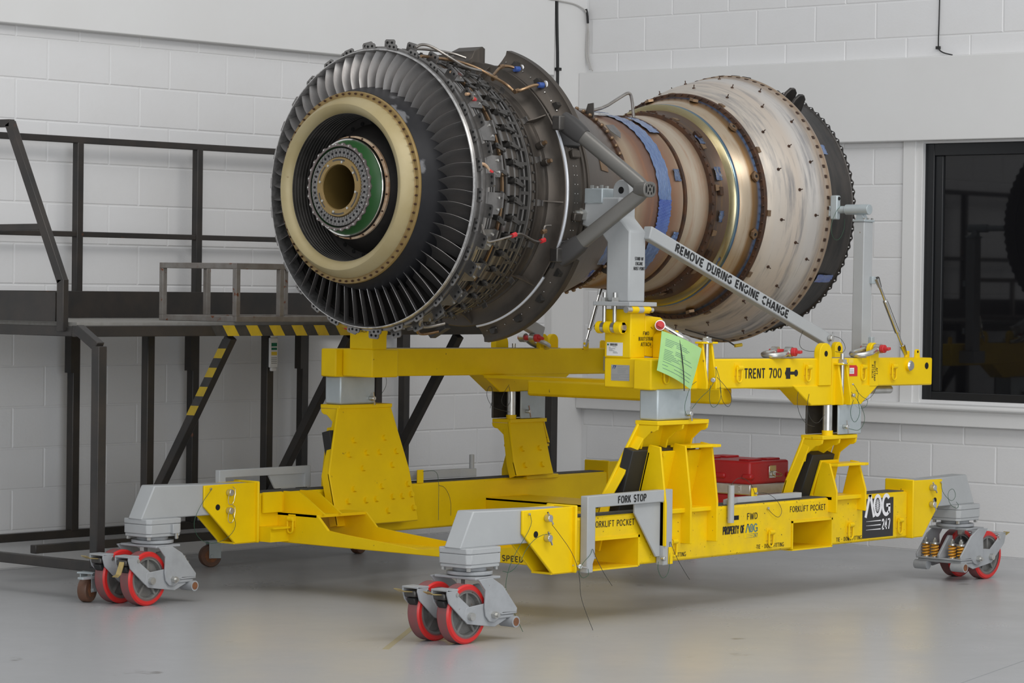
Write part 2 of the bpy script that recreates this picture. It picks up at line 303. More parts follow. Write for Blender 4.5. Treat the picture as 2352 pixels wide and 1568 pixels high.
def stencil(text, org, u, v, h, parent, t=.15, m=None, name='stencil_lettering', width=None, gap=.12, serif=0.0):
    U, V_ = Vector(u).normalized(), Vector(v).normalized(); O = Vector(org); nrm = U.cross(V_).normalized()
    x = 0; items = []
    for ch in text:
        wd, st = GL[ch]; items.append((x, st)); x += wd + gap
    kx = 1.0 if width is None else width / ((x - gap) * h)
    mb = MB()
    for x0, st in items:
        for s in st:
            stroke(mb, [((x0 + a) * kx, b) for a, b in s], t, O + nrm * 0.0009, U, V_, h)
            if serif and len(s) == 2 and abs(s[0][1] - s[1][1]) > .6:
                for a, b in s:
                    b = .035 if b < .5 else .965
                    stroke(mb, [((x0 + a) * kx - serif, b), ((x0 + a) * kx + serif, b)], .07, O + nrm * 0.0009, U, V_, h)
    return mb.build(name, m or STENCIL, parent, smooth=0)
def flat(pts, name, m, parent, off=0.0006):
    P = [Vector(p) for p in pts]; n = (P[1] - P[0]).cross(P[2] - P[0]).normalized()
    k = len(P)
    return MB().add([p + n * off for p in P] + [p for p in P], [tuple(range(k))] + [(i, (i + 1) % k, (i + 1) % k + k, i + k) for i in range(k)]).build(name, m, parent, smooth=0)
# ================================================================== ROOM
WALL = mat('white_painted_block', (0.73, 0.73, 0.735), 0.55, 0, (0.69, 0.685, 0.68), 2.2, 0.7, bump=0.10, bscale=55)
WALLB = mat('white_painted_plaster', (0.72, 0.72, 0.715), 0.6, 0, (0.69, 0.685, 0.675), 1.6, 0.7, bump=0.05, bscale=30)
FLOOR = mat('grey_epoxy_floor', (0.43, 0.435, 0.445), 0.26, 0, (0.37, 0.375, 0.38), 1.1, 0.8, stretch=(1, 1.0, 1), rough2=0.36, speck=(0.24, 0.235, 0.23), speck_t=0.70, speck_s=3.0, bump=0.02, bscale=6)
GLASS = mat('dark_window_glass', (0.006, 0.006, 0.007), 0.03, 0, spec=0.5)  # near-black base stands for the unlit room behind the pane
FRAME = mat('black_window_frame', (0.012, 0.013, 0.015), 0.35)
LX, LYW, RXW = 3.42, 2.817, 3.42
fl = struct(MB().box(-15, RXW + 0.2, -14, LYW + 0.2, -0.1, 0).build('floor', FLOOR, smooth=0)); fl['label'] = 'grey glossy epoxy concrete floor'
MB().bar((-6.5, -4.6, 0.0004), (3.4, -2.2, 0.0004), 0.006, 0.0008).build('floor_joint', GREYINK, fl, smooth=0)
YSTAIN = mat('faint_yellow_floor_paint', (0.37, 0.33, 0.22), 0.4)
MB().bar((-0.95, 0.05, 0.0003), (-2.55, -1.05, 0.0003), 0.03, 0.0006).build('floor_paint_trace', YSTAIN, fl, smooth=0)
wl = struct(MB().box(-6.0, RXW + 0.2, LYW + 0.004, LYW + 0.2, 0, 4.6).build('wall_left', WALL, smooth=0)); wl['label'] = 'white painted block wall behind the platform'
wr_m = MB(); WY, WZ0, WZ1 = 0.075, 0.93, 2.50
wr_m.box(RXW + 0.004, RXW + 0.2, -5, LYW + 0.004, 0, WZ0).box(RXW + 0.004, RXW + 0.2, -5, LYW + 0.004, WZ1, 4.6).box(RXW + 0.004, RXW + 0.2, WY, LYW + 0.004, WZ0, WZ1).box(RXW + 0.004, RXW + 0.2, -5, -2.6, WZ0, WZ1)
wr = struct(wr_m.build('wall_right', WALL, smooth=0)); wr['label'] = 'white painted block wall with the dark window'
_bm = {}
def block_mesh(w_, h_, d=0.0032, c=0.0045):
    k = (round(w_, 3), round(h_, 3))
    if k not in _bm:
        a, b = w_ / 2, h_ / 2
        v = [(-a, 0, -b), (a, 0, -b), (a, 0, b), (-a, 0, b), (-a + c, -d, -b + c), (a - c, -d, -b + c), (a - c, -d, b - c), (-a + c, -d, b - c)]
        _bm[k] = MB().add(v, [(4, 5, 6, 7), (0, 1, 5, 4), (1, 2, 6, 5), (2, 3, 7, 6), (3, 0, 4, 7)]).mesh('block', 0)
        _bm[k].materials.append(WALL)
    return _bm[k]
def blocks(wall, u0, u1, z0, z1, j0, put):
    for k in range(0, 22):
        a, b = 0.21 + 0.2265 * (k - 1), 0.21 + 0.2265 * k
        a2, b2 = max(a, z0), min(b, z1)
        if b2 - a2 < 0.03: continue
        j = j0 + (0 if k % 2 == 0 else 0.228); n0 = math.floor((u0 - j) / 0.456)
        for n in range(n0, n0 + 40):
            p, q = max(u0, j + n * 0.456), min(u1, j + (n + 1) * 0.456)
            if q - p < 0.03: continue
            me = block_mesh(q - p - 0.007, b2 - a2 - 0.006)
            o = link(me, 'block', None, wall, put((p + q) / 2, (a2 + b2) / 2))
blocks(wl, -2.1, 3.10, 0.0, 2.99, -1.214, lambda u, z: T((u, LYW + 0.004 + random.uniform(-.0006, .0006), z)))
pr = lambda u, z: T((RXW + 0.004 + random.uniform(-.0006, .0006), u, z)) @ RZ(-90)
blocks(wr, -1.3, 2.74, 0.0, 0.775, 0.432, pr)
blocks(wr, 0.205, 2.74, 0.90, 2.515, 0.432, pr)
blocks(wr, -1.3, 2.74, 3.025, 3.75, 0.432, pr)
struct(MB().box(-6, 3.075, LYW - 0.075, LYW + 0.01, 2.99, 4.6).build('trim_1', WALLB, bevel=0.006))['label'] = 'smooth white concrete beam along the upper left wall'
struct(MB().box(3.10, RXW + 0.01, LYW - 0.06, LYW + 0.01, 0, 4.6).build('trim_2', WALLB, bevel=0.006))['label'] = 'white corner column between the two walls'
struct(MB().box(RXW - 0.075, RXW + 0.01, -5, 2.757, 2.514, 3.025).build('trim_3', WALLB, bevel=0.006))['label'] = 'wide white lintel beam above the window'
sill = MB().box(RXW - 0.06, RXW + 0.01, -5, 2.757, 0.778, 0.875).prism([(RXW + 0.01, .873), (RXW - .085, .873), (RXW - .096, .882), (RXW - .096, .895), (RXW - .085, .905), (RXW + .01, .912)], 'y', -5, 2.757)
struct(sill.build('trim_4', WALLB, bevel=0.004))['label'] = 'white ledge running below the window'
struct(MB().box(RXW - .02, RXW + .01, .115, .205, .905, 2.52).box(RXW - .008, RXW + .01, .07, .117, .905, 2.52).build('trim_5', WALLB, bevel=0.003))['label'] = 'white jamb beside the dark window'
win = struct(MB().box(RXW + .03, RXW + .09, .01, WY, WZ0, WZ1).box(RXW + .03, RXW + .09, -2.6, .01, WZ1 - .075, WZ1).box(RXW + .03, RXW + .09, -2.6, .01, WZ0, WZ0 + .05).box(RXW + .045, RXW + .085, -.045, .01, WZ0 + .05, WZ1 - .075).build('window_1', FRAME, bevel=.004)); win['label'] = 'large dark window in black frame'
MB().box(RXW + .06, RXW + .072, -2.6, -.045, WZ0 + .05, WZ1 - .075).build('pane', GLASS, win, smooth=0)
MB().box(RXW + .5, RXW + .52, -2.6, .3, 0.5, 2.9).build('unlit_room_backing', HOLE, win, smooth=0)  # black sheet put in for the dark of the unlit room
# cables on the walls
c = thing('black_cable', 'thick black cable clipped down the white corner column', 'cable', (3.07, LYW - .07, 2.5))
MB().tube([(3.052, LYW - .070, 3.9), (3.05, LYW - .070, 3.48), (3.056, LYW - .070, 3.3), (3.068, LYW - .070, 3.1), (3.07, LYW - .070, 2.9), (3.066, LYW - .070, 2.5)], .010, 8, smooth=1).tf(T((.045, 0, 0))).build('cable_sheath', RUBBER, c)
MB().box(3.095, 3.132, LYW - .088, LYW - .060, 3.025, 3.045).build('cable_clip', RUBBER, c)
c = thing('grey_cable_loop', 'pale cable pair looping down the corner beside the black cable', 'cable', (3.38, 2.75, 3.05))
GC = mat('grey_cable', (0.45, 0.44, 0.42), 0.5)
MB().tube([(3.0, LYW - .082, 3.49), (3.2, LYW - .07, 3.485), (3.30, LYW - .07, 3.478), (3.40, 2.735, 3.44), (3.405, 2.73, 3.37), (3.405, 2.74, 3.25), (3.405, 2.745, 3.14), (3.405, 2.71, 3.05)], .005, 6, smooth=2).build('cable_strand', GC, c)
MB().tube([(3.405, 2.73, 3.37), (3.405, 2.722, 3.26), (3.405, 2.728, 3.16), (3.405, 2.70, 3.06), (3.405, 2.685, 3.04)], .004, 6, smooth=2).build('cable_strand', GC, c)
MB().tube([(3.39, 2.738, 3.455), (3.398, 2.732, 3.42), (3.40, 2.728, 3.36)], .009, 6, smooth=1).build('cable_tape', RUBBER, c)
c = thing('thin_black_cable', 'thin black cable hanging down to the lintel above the window', 'cable', (3.41, -.03, 3.03))
MB().tube([(3.41, -.034, 3.9), (3.41, -.036, 3.37), (3.41, -.030, 3.10), (3.408, -.035, 3.07), (3.40, -.07, 3.048), (3.39, -.145, 3.031)], .004, 6, smooth=2).build('cable_sheath', RUBBER, c)
MB().box(3.40, 3.42, -.042, -.018, 3.072, 3.090).build('cable_clip', RUBBER, c)
# ================================================================== WORK PLATFORM
pf = thing('work_platform', 'black steel work platform with handrails along the left wall', 'platform', (-.2, 2.1, 0))
B = BLKSTEEL
def bar(p0, p1, w_=.05, h_=.05, name='rail', m=None, par=None, up=(0, 0, 1), bev=.004):
    return MB().bar(p0, p1, w_, h_, up).build(name, m or B, par or pf, bevel=bev)
PX0, PX1, PYF, PYB, PZ = -2.2, 1.66, 1.43, 2.73, 1.368
MB().box(PX0 + .03, .93, PYF + .02, PYB - .02, PZ - .004, PZ + .016).build('deck_board', DECK, pf, smooth=0)
bar((PX0, PYF, PZ - .028), (.95, PYF, PZ - .028), .045, .056, 'deck_frame')
bar((PX0, PYB, PZ - .028), (PX1, PYB, PZ - .028), .05, .056, 'deck_frame')
for x in (PX0 + .025, -1.1, -.2, .7, .925): bar((x, PYF + .025, PZ - .030), (x, PYB - .025, PZ - .030), .045, .05, 'deck_joist')
for x in (-1.105, -.2, .7, 1.6):
    bar((x, 2.70, .20), (x, 2.70, PZ - .055), .052, .052, 'leg', up=(0, 1, 0))
    bar((x, 2.68, PZ + .02), (x, 2.68, 2.36), .045, .045, 'rail_post', up=(0, 1, 0))
    MB().box(x - .045, x - .024, 2.672, 2.724, 1.08, PZ - .056).build('leg_gusset', B, pf)
for x in (-1.105, -.2, .7):
    bar((x, 2.09, .20), (x, 2.09, PZ - .055), .052, .052, 'leg', up=(0, 1, 0))
bar((PX0, 2.68, 2.372), (PX1, 2.68, 2.372), .045, .036, 'top_rail')
bar((PX0, 2.68, 1.850), (PX1, 2.68, 1.850), .034, .030, 'mid_rail')
MB().box(PX0, PX1, 2.642, 2.652, PZ + .018, 1.535).build('toe_board', B, pf, bevel=.002)
MB().box(PX0 + .0, PX0 + .012, PYF + .15, 2.63, PZ + .018, 1.535).build('toe_board', B, pf, bevel=.002)
# bent front leg and handrail at the stair end
bar((PX0, 1.245, .17), (PX0, 1.245, 1.27), .055, .055, 'bent_leg', up=(0, 1, 0))
bar((PX0, 1.245, 1.265), (PX0, 1.40, 1.352), .05, .05, 'bent_leg')
bar((PX0, 1.525, PZ - .03), (PX0, 1.525, 1.60), .038, .05, 'handrail', up=(0, 1, 0))
bar((PX0, 1.525, 1.585), (PX0, 1.945, 2.395), .038, .05, 'handrail')
bar((PX0, 1.93, 2.392), (PX0, 2.66, 2.40), .038, .040, 'handrail')
bar((PX0, 1.69, 1.862), (PX0, 2.66, 1.855), .034, .034, 'handrail')
# base
bar((PX0, 2.70, .185), (PX1, 2.70, .185), .045, .045, 'base_rail')
bar((PX0 + .3, 2.09, .185), (.95, 2.09, .185), .045, .045, 'base_rail')
bar((PX0, 1.22, .172), (PX0, 2.72, .172), .045, .05, 'base_rail')
# cantilever braces with hazard tape on the first one
for x in (-1.105, -.2, .7): bar((x, PYF + .015, PZ - .062), (x, 2.07, .36), .05, .05, 'brace')
HAZY = mat('yellow_hazard_tape', (0.62, 0.43, 0.02), 0.5, 0, (0.45, 0.31, 0.03), 20, 0.6, speck=(.03, .03, .03), speck_t=.7, speck_s=40)
HAZK = mat('black_hazard_tape', (0.035, 0.035, 0.035), 0.5, 0, (0.08, 0.07, 0.06), 20, 0.5)
def brp(t, q, xo, side):   # points on the braced tube: t along, q across
    a = Vector((xo, PYF + .015, PZ - .062)); b = Vector((xo, 2.07, .36)); d = (b - a).normalized(); n = Vector((0, d.z, -d.y))
    p = a + d * t + n * q
    return (xo - .0262, p.y, p.z)
L0 = .03
for i in range(8):
    a = L0 + i * .062
    MB().add([brp(a, -.026, -1.105, 0), brp(a + .062, -.026, -1.105, 0), brp(a + .062 - .035, .026, -1.105, 0), brp(a - .035, .026, -1.105, 0)], [(0, 1, 2, 3)]).build('hazard_stripe', HAZY if i % 2 else HAZK, pf, smooth=0)
x = -1.25; i = 0
while x < -.30:
    y = PYF - .0232
    MB().add([(x, y, PZ - .056), (x + .085, y, PZ - .056), (x + .085 - .04, y, PZ), (x - .04, y, PZ)], [(0, 1, 2, 3)]).build('hazard_stripe', HAZY if i % 2 else HAZK, pf, smooth=0)
    x += .085; i += 1
# platform casters
def pcaster(x, y, a):
    M = T((x, y, 0)) @ RZ(a)
    br = MB().box(-.05, .05, -.045, .045, .142, .150).box(-.04, .03, -.034, -.029, .05, .142).box(-.04, .03, .029, .034, .05, .142).cyl((-.025, -.04, .062), (-.025, .04, .062), .010).tf(M).build('caster_bracket', GALV, pf, bevel=.001)
    MB().lathe([(-.024, .03), (-.024, .058), (-.018, .062), (.018, .062), (.024, .058), (.024, .03)], 32).tf(M @ T((-.025, 0, .062)) @ RZ(90)).build('caster_tread', BRNWHEEL, br)
    MB().cyl((-.025, -.025, .062), (-.025, .025, .062), .036, n=24).tf(M).build('caster_hub', RUST, br)
    return br
b1 = pcaster(-2.22, 1.275, 20); MB().box(-2.33, -2.24, 1.20, 1.24, .120, .132).build('brake_pedal', GALV, b1, bevel=.002)
pcaster(-.52, 2.17, -25); pcaster(.7, 2.2, 10)
# rusty frame standing on the platform
bf = thing('box_frame', 'open box frame of rusty grey square tube standing on the platform', 'frame', (-.7, 1.75, PZ + .016))
X0, X1, Y0, Y1, Z0, Z1, s = -1.085, -.13, 1.43, 2.03, PZ + .017, 1.697, .03
for z in (Z0 + s / 2, Z1 - s / 2):
    for y in (Y0 + s / 2, Y1 - s / 2): bar((X0, y, z), (X1, y, z), s, s, 'frame_tube', BAREFRAME, bf, bev=.002)
    for x in (X0 + s / 2, X1 - s / 2): bar((x, Y0 + s, z), (x, Y1 - s, z), s, s, 'frame_tube', BAREFRAME, bf, bev=.002)
for x in (X0 + s / 2, -.745, X1 - s / 2):
    for y in (Y0 + s / 2, Y1 - s / 2): bar((x, y, Z0 + s), (x, y, Z1 - s), s, s, 'frame_upright', BAREFRAME, bf, up=(0, 1, 0), bev=.002)
# inspection tag on a platform leg
tg = thing('inspection_tag', 'white plastic inspection tag holder strapped to a platform leg', 'tag', (-.19, 2.05, 1.09))
MB().box(-.222, -.158, 2.046, 2.062, 1.115, 1.285).box(-.212, -.168, 2.046, 2.062, 1.285, 1.305).box(-.212, -.168, 2.046, 2.062, 1.095, 1.115).build('holder', WHITELABEL, tg, bevel=.006)
for z0, z1, m in ((1.235, 1.255, GREENDOT), (1.215, 1.228, GREENDOT), (1.185, 1.205, YLABEL), (1.168, 1.172, GREYINK), (1.158, 1.162, GREYINK), (1.148, 1.152, GREYINK), (1.138, 1.142, GREYINK)):
    flat([(-.212, 2.046, z0), (-.168, 2.046, z0), (-.168, 2.046, z1), (-.212, 2.046, z1)], 'tag_print', m, tg)
bp = thing('steel_post', 'short black steel post standing near the wall corner', 'post', (2.56, 2.3, 0))
MB().bar((2.56, 2.3, .008), (2.56, 2.3, 1.15), .06, .06, (0, 1, 0)).build('post_tube', B, bp, bevel=.004)
MB().box(2.50, 2.62, 2.24, 2.36, 0, .008).build('foot_plate', B, bp)
# ================================================================== ENGINE STAND BASE
st = thing('engine_stand', 'yellow wheeled engine transport stand base with grey swivel casters', 'engine stand', (0, 0, 0))
BX0, BX1 = -1.345, 1.508
poly = [(BX0, .265), (-1.19, .265), (-1.19, .402), (-.84, .402), (-.84, .265), (.437, .265), (.437, .402), (.787, .402), (.787, .265), (BX1, .265), (BX1, .515), (BX0, .515)]
nb = MB().prism(poly, 'y', -1.10, -.965).build('side_beam', YW, st, bevel=.012)
fb = MB().prism(poly, 'y', .98, 1.115).build('side_beam', Y, st, bevel=.012)
for y0, y1 in ((-1.085, -.98), (.995, 1.10)):
    MB().box(BX0 + .02, BX1 - .02, y0, y1, .515, .5195).build('grip_strip', STRIP, st)
# fork tunnels (they are the cross members)
tn = MB().box(.43, .4395, -1.104, 1.104, .262, .410).box(.7845, .794, -1.104, 1.104, .262, .410).box(.43, .794, -1.104, 1.104, .3995, .412).box(.43, .794, -1.104, 1.104, .257, .264)
tn.build('fork_tunnel', Y, st)
XA, XB = -1.205, -.83
for sgn in (-1, 1):
    a, b = sorted((sgn * 1.104, sgn * .70))
    m_ = MB()
    side = [(sgn * 1.104, .262), (sgn * 1.104, .412), (sgn * .70, .412), (sgn * .62, .338), (sgn * .5, .325), (0, .285), (0, .262)]
    m_.prism(side, 'x', XA, XA + .0175).prism(side, 'x', XB - .0125, XB)
    m_.box(XA, XB, a, b, .3995, .414)
    m_.build('fork_tunnel', Y, st)
MB().box(XA + .01, XB - .01, -1.104, 1.104, .258, .266).build('tunnel_floor', YW, st)
for sgn in (-1, 1):    # sloping gussets from the corner boxes down to the front tunnel
    MB().prism([(-1.33, .52), (-1.20, .52), (-1.20, .415), (-1.33, .415)], 'y', sgn * .955, sgn * .967).build('gusset', Y, st)
    for x in (XA + .04, XA + .16): MB().prism([(sgn * .98, .52), (sgn * .86, .52), (sgn * .68, .414), (sgn * .98, .414)], 'x', x, x + .010).build('gusset', Y, st)
    MB().box(-1.335, XA, min(sgn * .88, sgn * .98), max(sgn * .88, sgn * .98), .335, .345).build('shelf_plate', Y, st)
    MB().box(-1.335, XA, min(sgn * .90, sgn * .98), max(sgn * .90, sgn * .98), .268, .335).build('front_stub', Y, st)
flat([(XA - .0005, .42, .4145), (XA - .0005, .70, .4145), (XB, .70, .4145), (XB, .42, .4145)], 'grip_strip', STRIP, st) if False else None
# ---- pins, lanyards, rings
def pin(par, p, d, r=.017, l=.03, bar_=True, ang=70):
    p, d = Vector(p), Vector(d).normalized(); q = p + d * l
    o = MB().cyl(p, q, r).build('lock_pin', ZINC, par, bevel=.003)
    if bar_:
        u = d.orthogonal().normalized(); u = Matrix.Rotation(math.radians(ang), 3, d) @ u
        MB().cyl(q - u * .035 - d * .004, q + u * .035 - d * .004, .0045, n=8).build('pin_handle', CHROME, o)
    return o
def lanyard(par, pts, m=None, r=.0013):
    return MB().tube(pts, r, 5, smooth=2).build('lanyard', m or WIRE, par)
def dring(par, p, d=(0, -1, 0), side=(1, 0, 0), m=None, s_=1.0):
    p, d, u = Vector(p), Vector(d), Vector(side); z = Vector((0, 0, 1))
    o = MB().loft([[p + u * a * s_ + z * b * s_ + d * t for a, b in ((-.026, -.03), (.026, -.03), (.026, .035), (-.026, .035))] for t in (0, .003)]).cyl(p + u * -.016 * s_ + d * .012 + z * .012, p + u * .022 * s_ + d * .012 + z * .012, .013 * s_, n=12).build('ring_boss', m or Y, par, bevel=.001)
    c_ = p + d * .014; pts = [c_ + u * (-.019 * s_) + z * .014 * s_]
    for i in range(0, 13):
        a = math.radians(180 + 15 * i); pts.append(c_ + u * (.019 * s_ * math.cos(a)) + z * (-.040 * s_ + .020 * s_ * math.sin(a)))
    pts.append(c_ + u * (.019 * s_) + z * .014 * s_)
    MB().tube(pts, .0052 * s_, 8, closed=True).build('tie_down_ring', m or Y, o); return o
for x in (-.571, .235, .95, 1.419): dring(st, (x, -1.10, .352))
dring(st, (XA, .875, .372), (-1, 0, 0), (0, -1, 0))
# ---- corner boxes, arms and casters
def octo(cx, cy, hx, hy, ch):
    return [(cx - hx + ch, cy - hy), (cx + hx - ch, cy - hy), (cx + hx, cy - hy + ch), (cx + hx, cy + hy - ch), (cx + hx - ch, cy + hy), (cx - hx + ch, cy + hy), (cx - hx, cy + hy - ch), (cx - hx, cy - hy + ch)]
def wheel(par, M):
    t = MB().lathe([(-.034, .104), (-.034, .126), (-.027, .133), (.027, .133), (.034, .126), (.034, .104)], 64).tf(M @ RZ(90)).build('tyre', REDPU, par)
    MB().lathe([(-.0345, .110), (-.0350, .126), (-.0275, .1335)], 64).lathe([(.0345, .110), (.0350, .126), (.0275, .1335)], 64).tf(M @ RZ(90)).build('tyre_shoulder', REDRIM, par)
    h = MB().lathe([(-.031, .105), (-.031, .094), (-.012, .088), (-.012, .040), (-.030, .036), (-.030, .012), (.030, .012), (.030, .036), (.012, .040), (.012, .088), (.031, .094), (.031, .105)], 48)
    for k in range(5):
        a = math.radians(72 * k + 20)
        h.bar((-.014, .03 * math.cos(a), .03 * math.sin(a)), (-.014, .096 * math.cos(a), .096 * math.sin(a)), .012, .030, (1, 0, 0)).bar((.014, .03 * math.cos(a), .03 * math.sin(a)), (.014, .096 * math.cos(a), .096 * math.sin(a)), .012, .030, (1, 0, 0))
    h.tf(M @ RZ(90)).build('wheel_hub', WHEELIRON, par)
def caster(cx, cy, ang, ped):
    M = T((cx, cy, 0)) @ RZ(ang)
    m_ = MB().cyl((0, 0, .296), (0, 0, .312), .105, n=40).cyl((0, 0, .312), (0, 0, .331), .078, n=32).cyl((0, 0, .282), (0, 0, .297), .085, n=32)
    m_.box(-.10, .07, -.125, .125, .280, .292)
    sp = [(-.105, .286), (-.015, .290), (.060, .250), (.160, .142), (.157, .124), (.060, .128), (.030, .100), (.0, .088), (-.030, .094), (-.055, .120), (-.062, .160), (-.058, .235)]
    for v in (-.150, .140): m_.prism(sp, 'y', v, v + .010)
    m_.prism([(.062, .248), (.160, .142), (.157, .124), (.060, .128), (.03, .13), (.03, .245)], 'y', -.008, .008)
    m_.box(.030, .158, -.15, .15, .118, .126)
    hs = m_.tf(M).build('caster_housing', GD, st, bevel=.003)
    MB().box(.03, .145, -.145, .145, .100, .118).tf(M).build('spring_rocker', GD, hs, bevel=.006)
    for v in (-.138, .129): MB().prism([(-.185, .110), (-.175, .165), (-.02, .178), (.08, .118), (.10, .095), (.02, .066), (-.10, .082), (-.165, .092)], 'y', v, v + .009).tf(M).build('swing_link', GD, hs, bevel=.002)
    for v in (-.088, .088): wheel(hs, M @ T((-.150, v, .1335)))
    for sg in (-1, 1):
        MB().cyl((-.005, sg * .150, .123), (-.005, sg * .172, .123), .017, n=6).cyl((-.005, sg * .172, .123), (-.005, sg * .184, .123), .009, n=12).tf(M).build('pivot_bolt', ZINC, hs)
        MB().cyl((-.150, sg * .138, .125), (-.150, sg * .158, .125), .018, n=12).tf(M).build('axle_bolt', ZINC, hs)
        MB().cyl((.135, sg * .08, .082), (.135, sg * .165, .082), .026, n=20).tf(M).build('tow_tube', GD, hs)
        MB().cyl((.135, sg * .1655, .082), (.135, sg * .1662, .082), .019, n=20).tf(M).build('tube_bore', RUST, hs)
    for v in (-.115, -.058, .058, .115):
        pts = [(.108 + .019 * math.cos(t * .6), v + .019 * math.sin(t * .6), .130 + t * .00155) for t in range(0, 43)]
        sp_ = MB().tube(pts, .0052, 6).tf(M).build('coil_spring', SPRING, hs)
        MB().cyl((.108, v, .126), (.108, v, .132), .023, n=16).cyl((.108, v, .197), (.108, v, .206), .024, n=16).cyl((.108, v, .206), (.108, v, .222), .012, n=6).cyl((.108, v, .222), (.108, v, .232), .007, n=10).tf(M).build('spring_seat', ZINC, sp_)
    MB().cyl((-.06, 0, .245), (-.06, 0, .285), .022, n=6).tf(M).build('king_nut', ZINC, hs)
    for i, v in enumerate((-.088, .088)):      # brake bracket over each wheel
        mm = MB()
        for e in (-.049, .040): mm.prism([(-.185, .108), (-.150, .098), (-.128, .118), (-.140, .160), (-.225, .220), (-.232, .244), (-.300, .252), (-.302, .232), (-.288, .192), (-.200, .120)], 'y', v + e, v + e + .008)
        mm.box(-.302, -.228, v - .049, v + .048, .244, .253)
        bk = mm.tf(M).build('brake_bracket', GD, hs, bevel=.002)
        MB().cyl((-.236, v - .053, .228), (-.236, v + .053, .228), .009, n=12).tf(M).build('brake_pin', ZINC, bk)
        MB().box(-.305, -.262, v - .034, v + .034, .205, .234).tf(M).build('brake_block', DARK, bk, bevel=.008)
        MB().prism([(-.30, .200), (-.265, .206), (-.258, .176), (-.275, .165), (-.292, .178)], 'y', v - .024, v + .024).tf(M).build('brake_shoe', RUBBER, bk, bevel=.006)
        p = ped[i]
        if p == 'down': MB().loft([[(-.300, v - .022, .225), (-.300, v + .010, .225), (-.305, v + .010, .225), (-.305, v - .022, .225)], [(-.325, v - .022, .165), (-.325, v + .010, .165), (-.330, v + .010, .165), (-.330, v - .022, .165)], [(-.350, v - .024, .152), (-.350, v + .012, .152), (-.353, v + .012, .155), (-.353, v - .024, .155)]]).tf(M).build('brake_pedal', BRASS, bk)
        else: MB().loft([[(-.285, v - .018, .226), (-.285, v + .018, .226), (-.285, v + .018, .230), (-.285, v - .018, .230)], [(-.355, v - .018, .232), (-.355, v + .018, .232), (-.355, v + .018, .236), (-.355, v - .018, .236)], [(-.385, v - .020, .246), (-.385, v + .020, .246), (-.385, v + .020, .249), (-.385, v - .020, .249)]]).tf(M).build('brake_pedal', BRASS, bk)
    return hs
def corner(sx, cy, ang, ped):
    """sx -1 front, +1 rear ; cy centre line of the arm"""
    xi, xo = (-1.345, -1.71) if sx < 0 else (1.515, 1.828)
    sw = -2.0 if sx < 0 else 2.065
    pl = [(xo, .569), (xi, .572), (xi, .264), (xi + (xo - xi) * .40, .264), (xo, .462)]
    for v in (-.064, .050): MB().prism(pl, 'y', cy + v, cy + v + .014).build('corner_cheek', Y, st, bevel=.004)
    MB().prism([(cy - .085, .262), (cy + .10, .262), (cy + .10, .578), (cy - .085, .578)], 'x', xi - .007, xi + .007).build('corner_back_plate', Y, st, bevel=.006)
    MB().prism([(xi, .262), (xi + (xo - xi) * .42, .262), (xi + (xo - xi) * .42, .272), (xi, .272)], 'y', cy - .06, cy + .06).build('corner_floor_plate', Y, st)
    ay0, ay1 = cy - .0495, cy + .0495
    e0, e1 = (-2.122, -2.034) if sx < 0 else (2.187, 2.099)
    MB().prism([(e0, .417), (e1, .582), (xi + sx * .02, .568), (xi + sx * .02, .417)], 'y', ay0, ay1).build('caster_arm', G, st, bevel=.006)
    bx = MB()
    for z0, z1, g in ((.394, .419, 0), (.347, .392, .001), (.331, .345, .004)): bx.prism(octo(sw, cy, .117 - g, .100 - g, .02), 'z', z0, z1)
    bx.prism(octo(sw, cy, .110, .094, .02), 'z', .340, .40)
    f_ = bx.build('swivel_flange', G, st, bevel=.003)
    for a in (-1, 1):
        for b in (-1, 1): MB().cyl((sw + a * .092, cy + b * .075, .316), (sw + a * .092, cy + b * .075, .332), .011, n=6).build('flange_bolt', ZINC, f_)
    if sx < 0 and cy > 0:
        MB().box(sw + .03, sw + .075, cy - .118, cy - .096, .345, .392).build('flange_block', G, f_, bevel=.003); MB().cyl((sw + .06, cy - .108, .318), (sw + .06, cy - .108, .346), .007, n=8).build('flange_pin', ZINC, f_)
    caster(sw, cy, ang, ped)
    y = cy - .065; xs = (xi + xo) / 2 if sx < 0 else xi + .195
    px = -1.545 if sx < 0 else 1.712
    for z, an in ((.528, 80), (.436, 70)):
        pin(st, (px, y, z), (0, -1, 0), bar_=(cy < 0), ang=an)
        if cy > 0: MB().tube([(px + .012, y - .02, z + .03), (px + .035, y - .02, z + .012), (px + .018, y - .02, z - .06), (px - .015, y - .02, z - .06), (px - .02, y - .02, z - .03), (px - .002, y - .02, z + .02)], .0016, 5, smooth=1).build('hair_pin', ZINC, st)
    hx = -1.617 if sx < 0 else 1.755
    MB().cyl((hx, y + .001, .456), (hx, y - .0012, .456), .015, n=20).build('hinge_hole', HOLE, st)
    MB().cyl((xo + (.04 if sx < 0 else -.02), y, .552), (xo + (.04 if sx < 0 else -.02), y - .008, .552), .006, n=8).build('lanyard_eye', ZINC, st)
corner(-1, -1.05, 0, ('up', 'up'))
corner(-1, 1.06, 3, ('down', 'up'))
corner(1, -1.05, 178, ('up', 'up'))
corner(1, 1.06, 185, ('up', 'up'))
lanyard(st, [(-1.67, -1.125, .55), (-1.66, -1.13, .50), (-1.80, -1.13, .36), (-1.86, -1.14, .25), (-1.85, -1.15, .18), (-1.80, -1.20, .03)])
lanyard(st, [(-1.545, -1.15, .50), (-1.52, -1.16, .47), (-1.40, -1.16, .36), (-1.36, -1.17, .25), (-1.37, -1.18, .16), (-1.33, -1.2, .05), (-1.32, -1.22, .0)], WIREB)
lanyard(st, [(-1.55, -1.15, .46), (-1.62, -1.13, .45), (-1.70, -1.13, .40), (-1.74, -1.13, .34), (-1.80, -1.12, .29), (-1.83, -1.1, .30)])
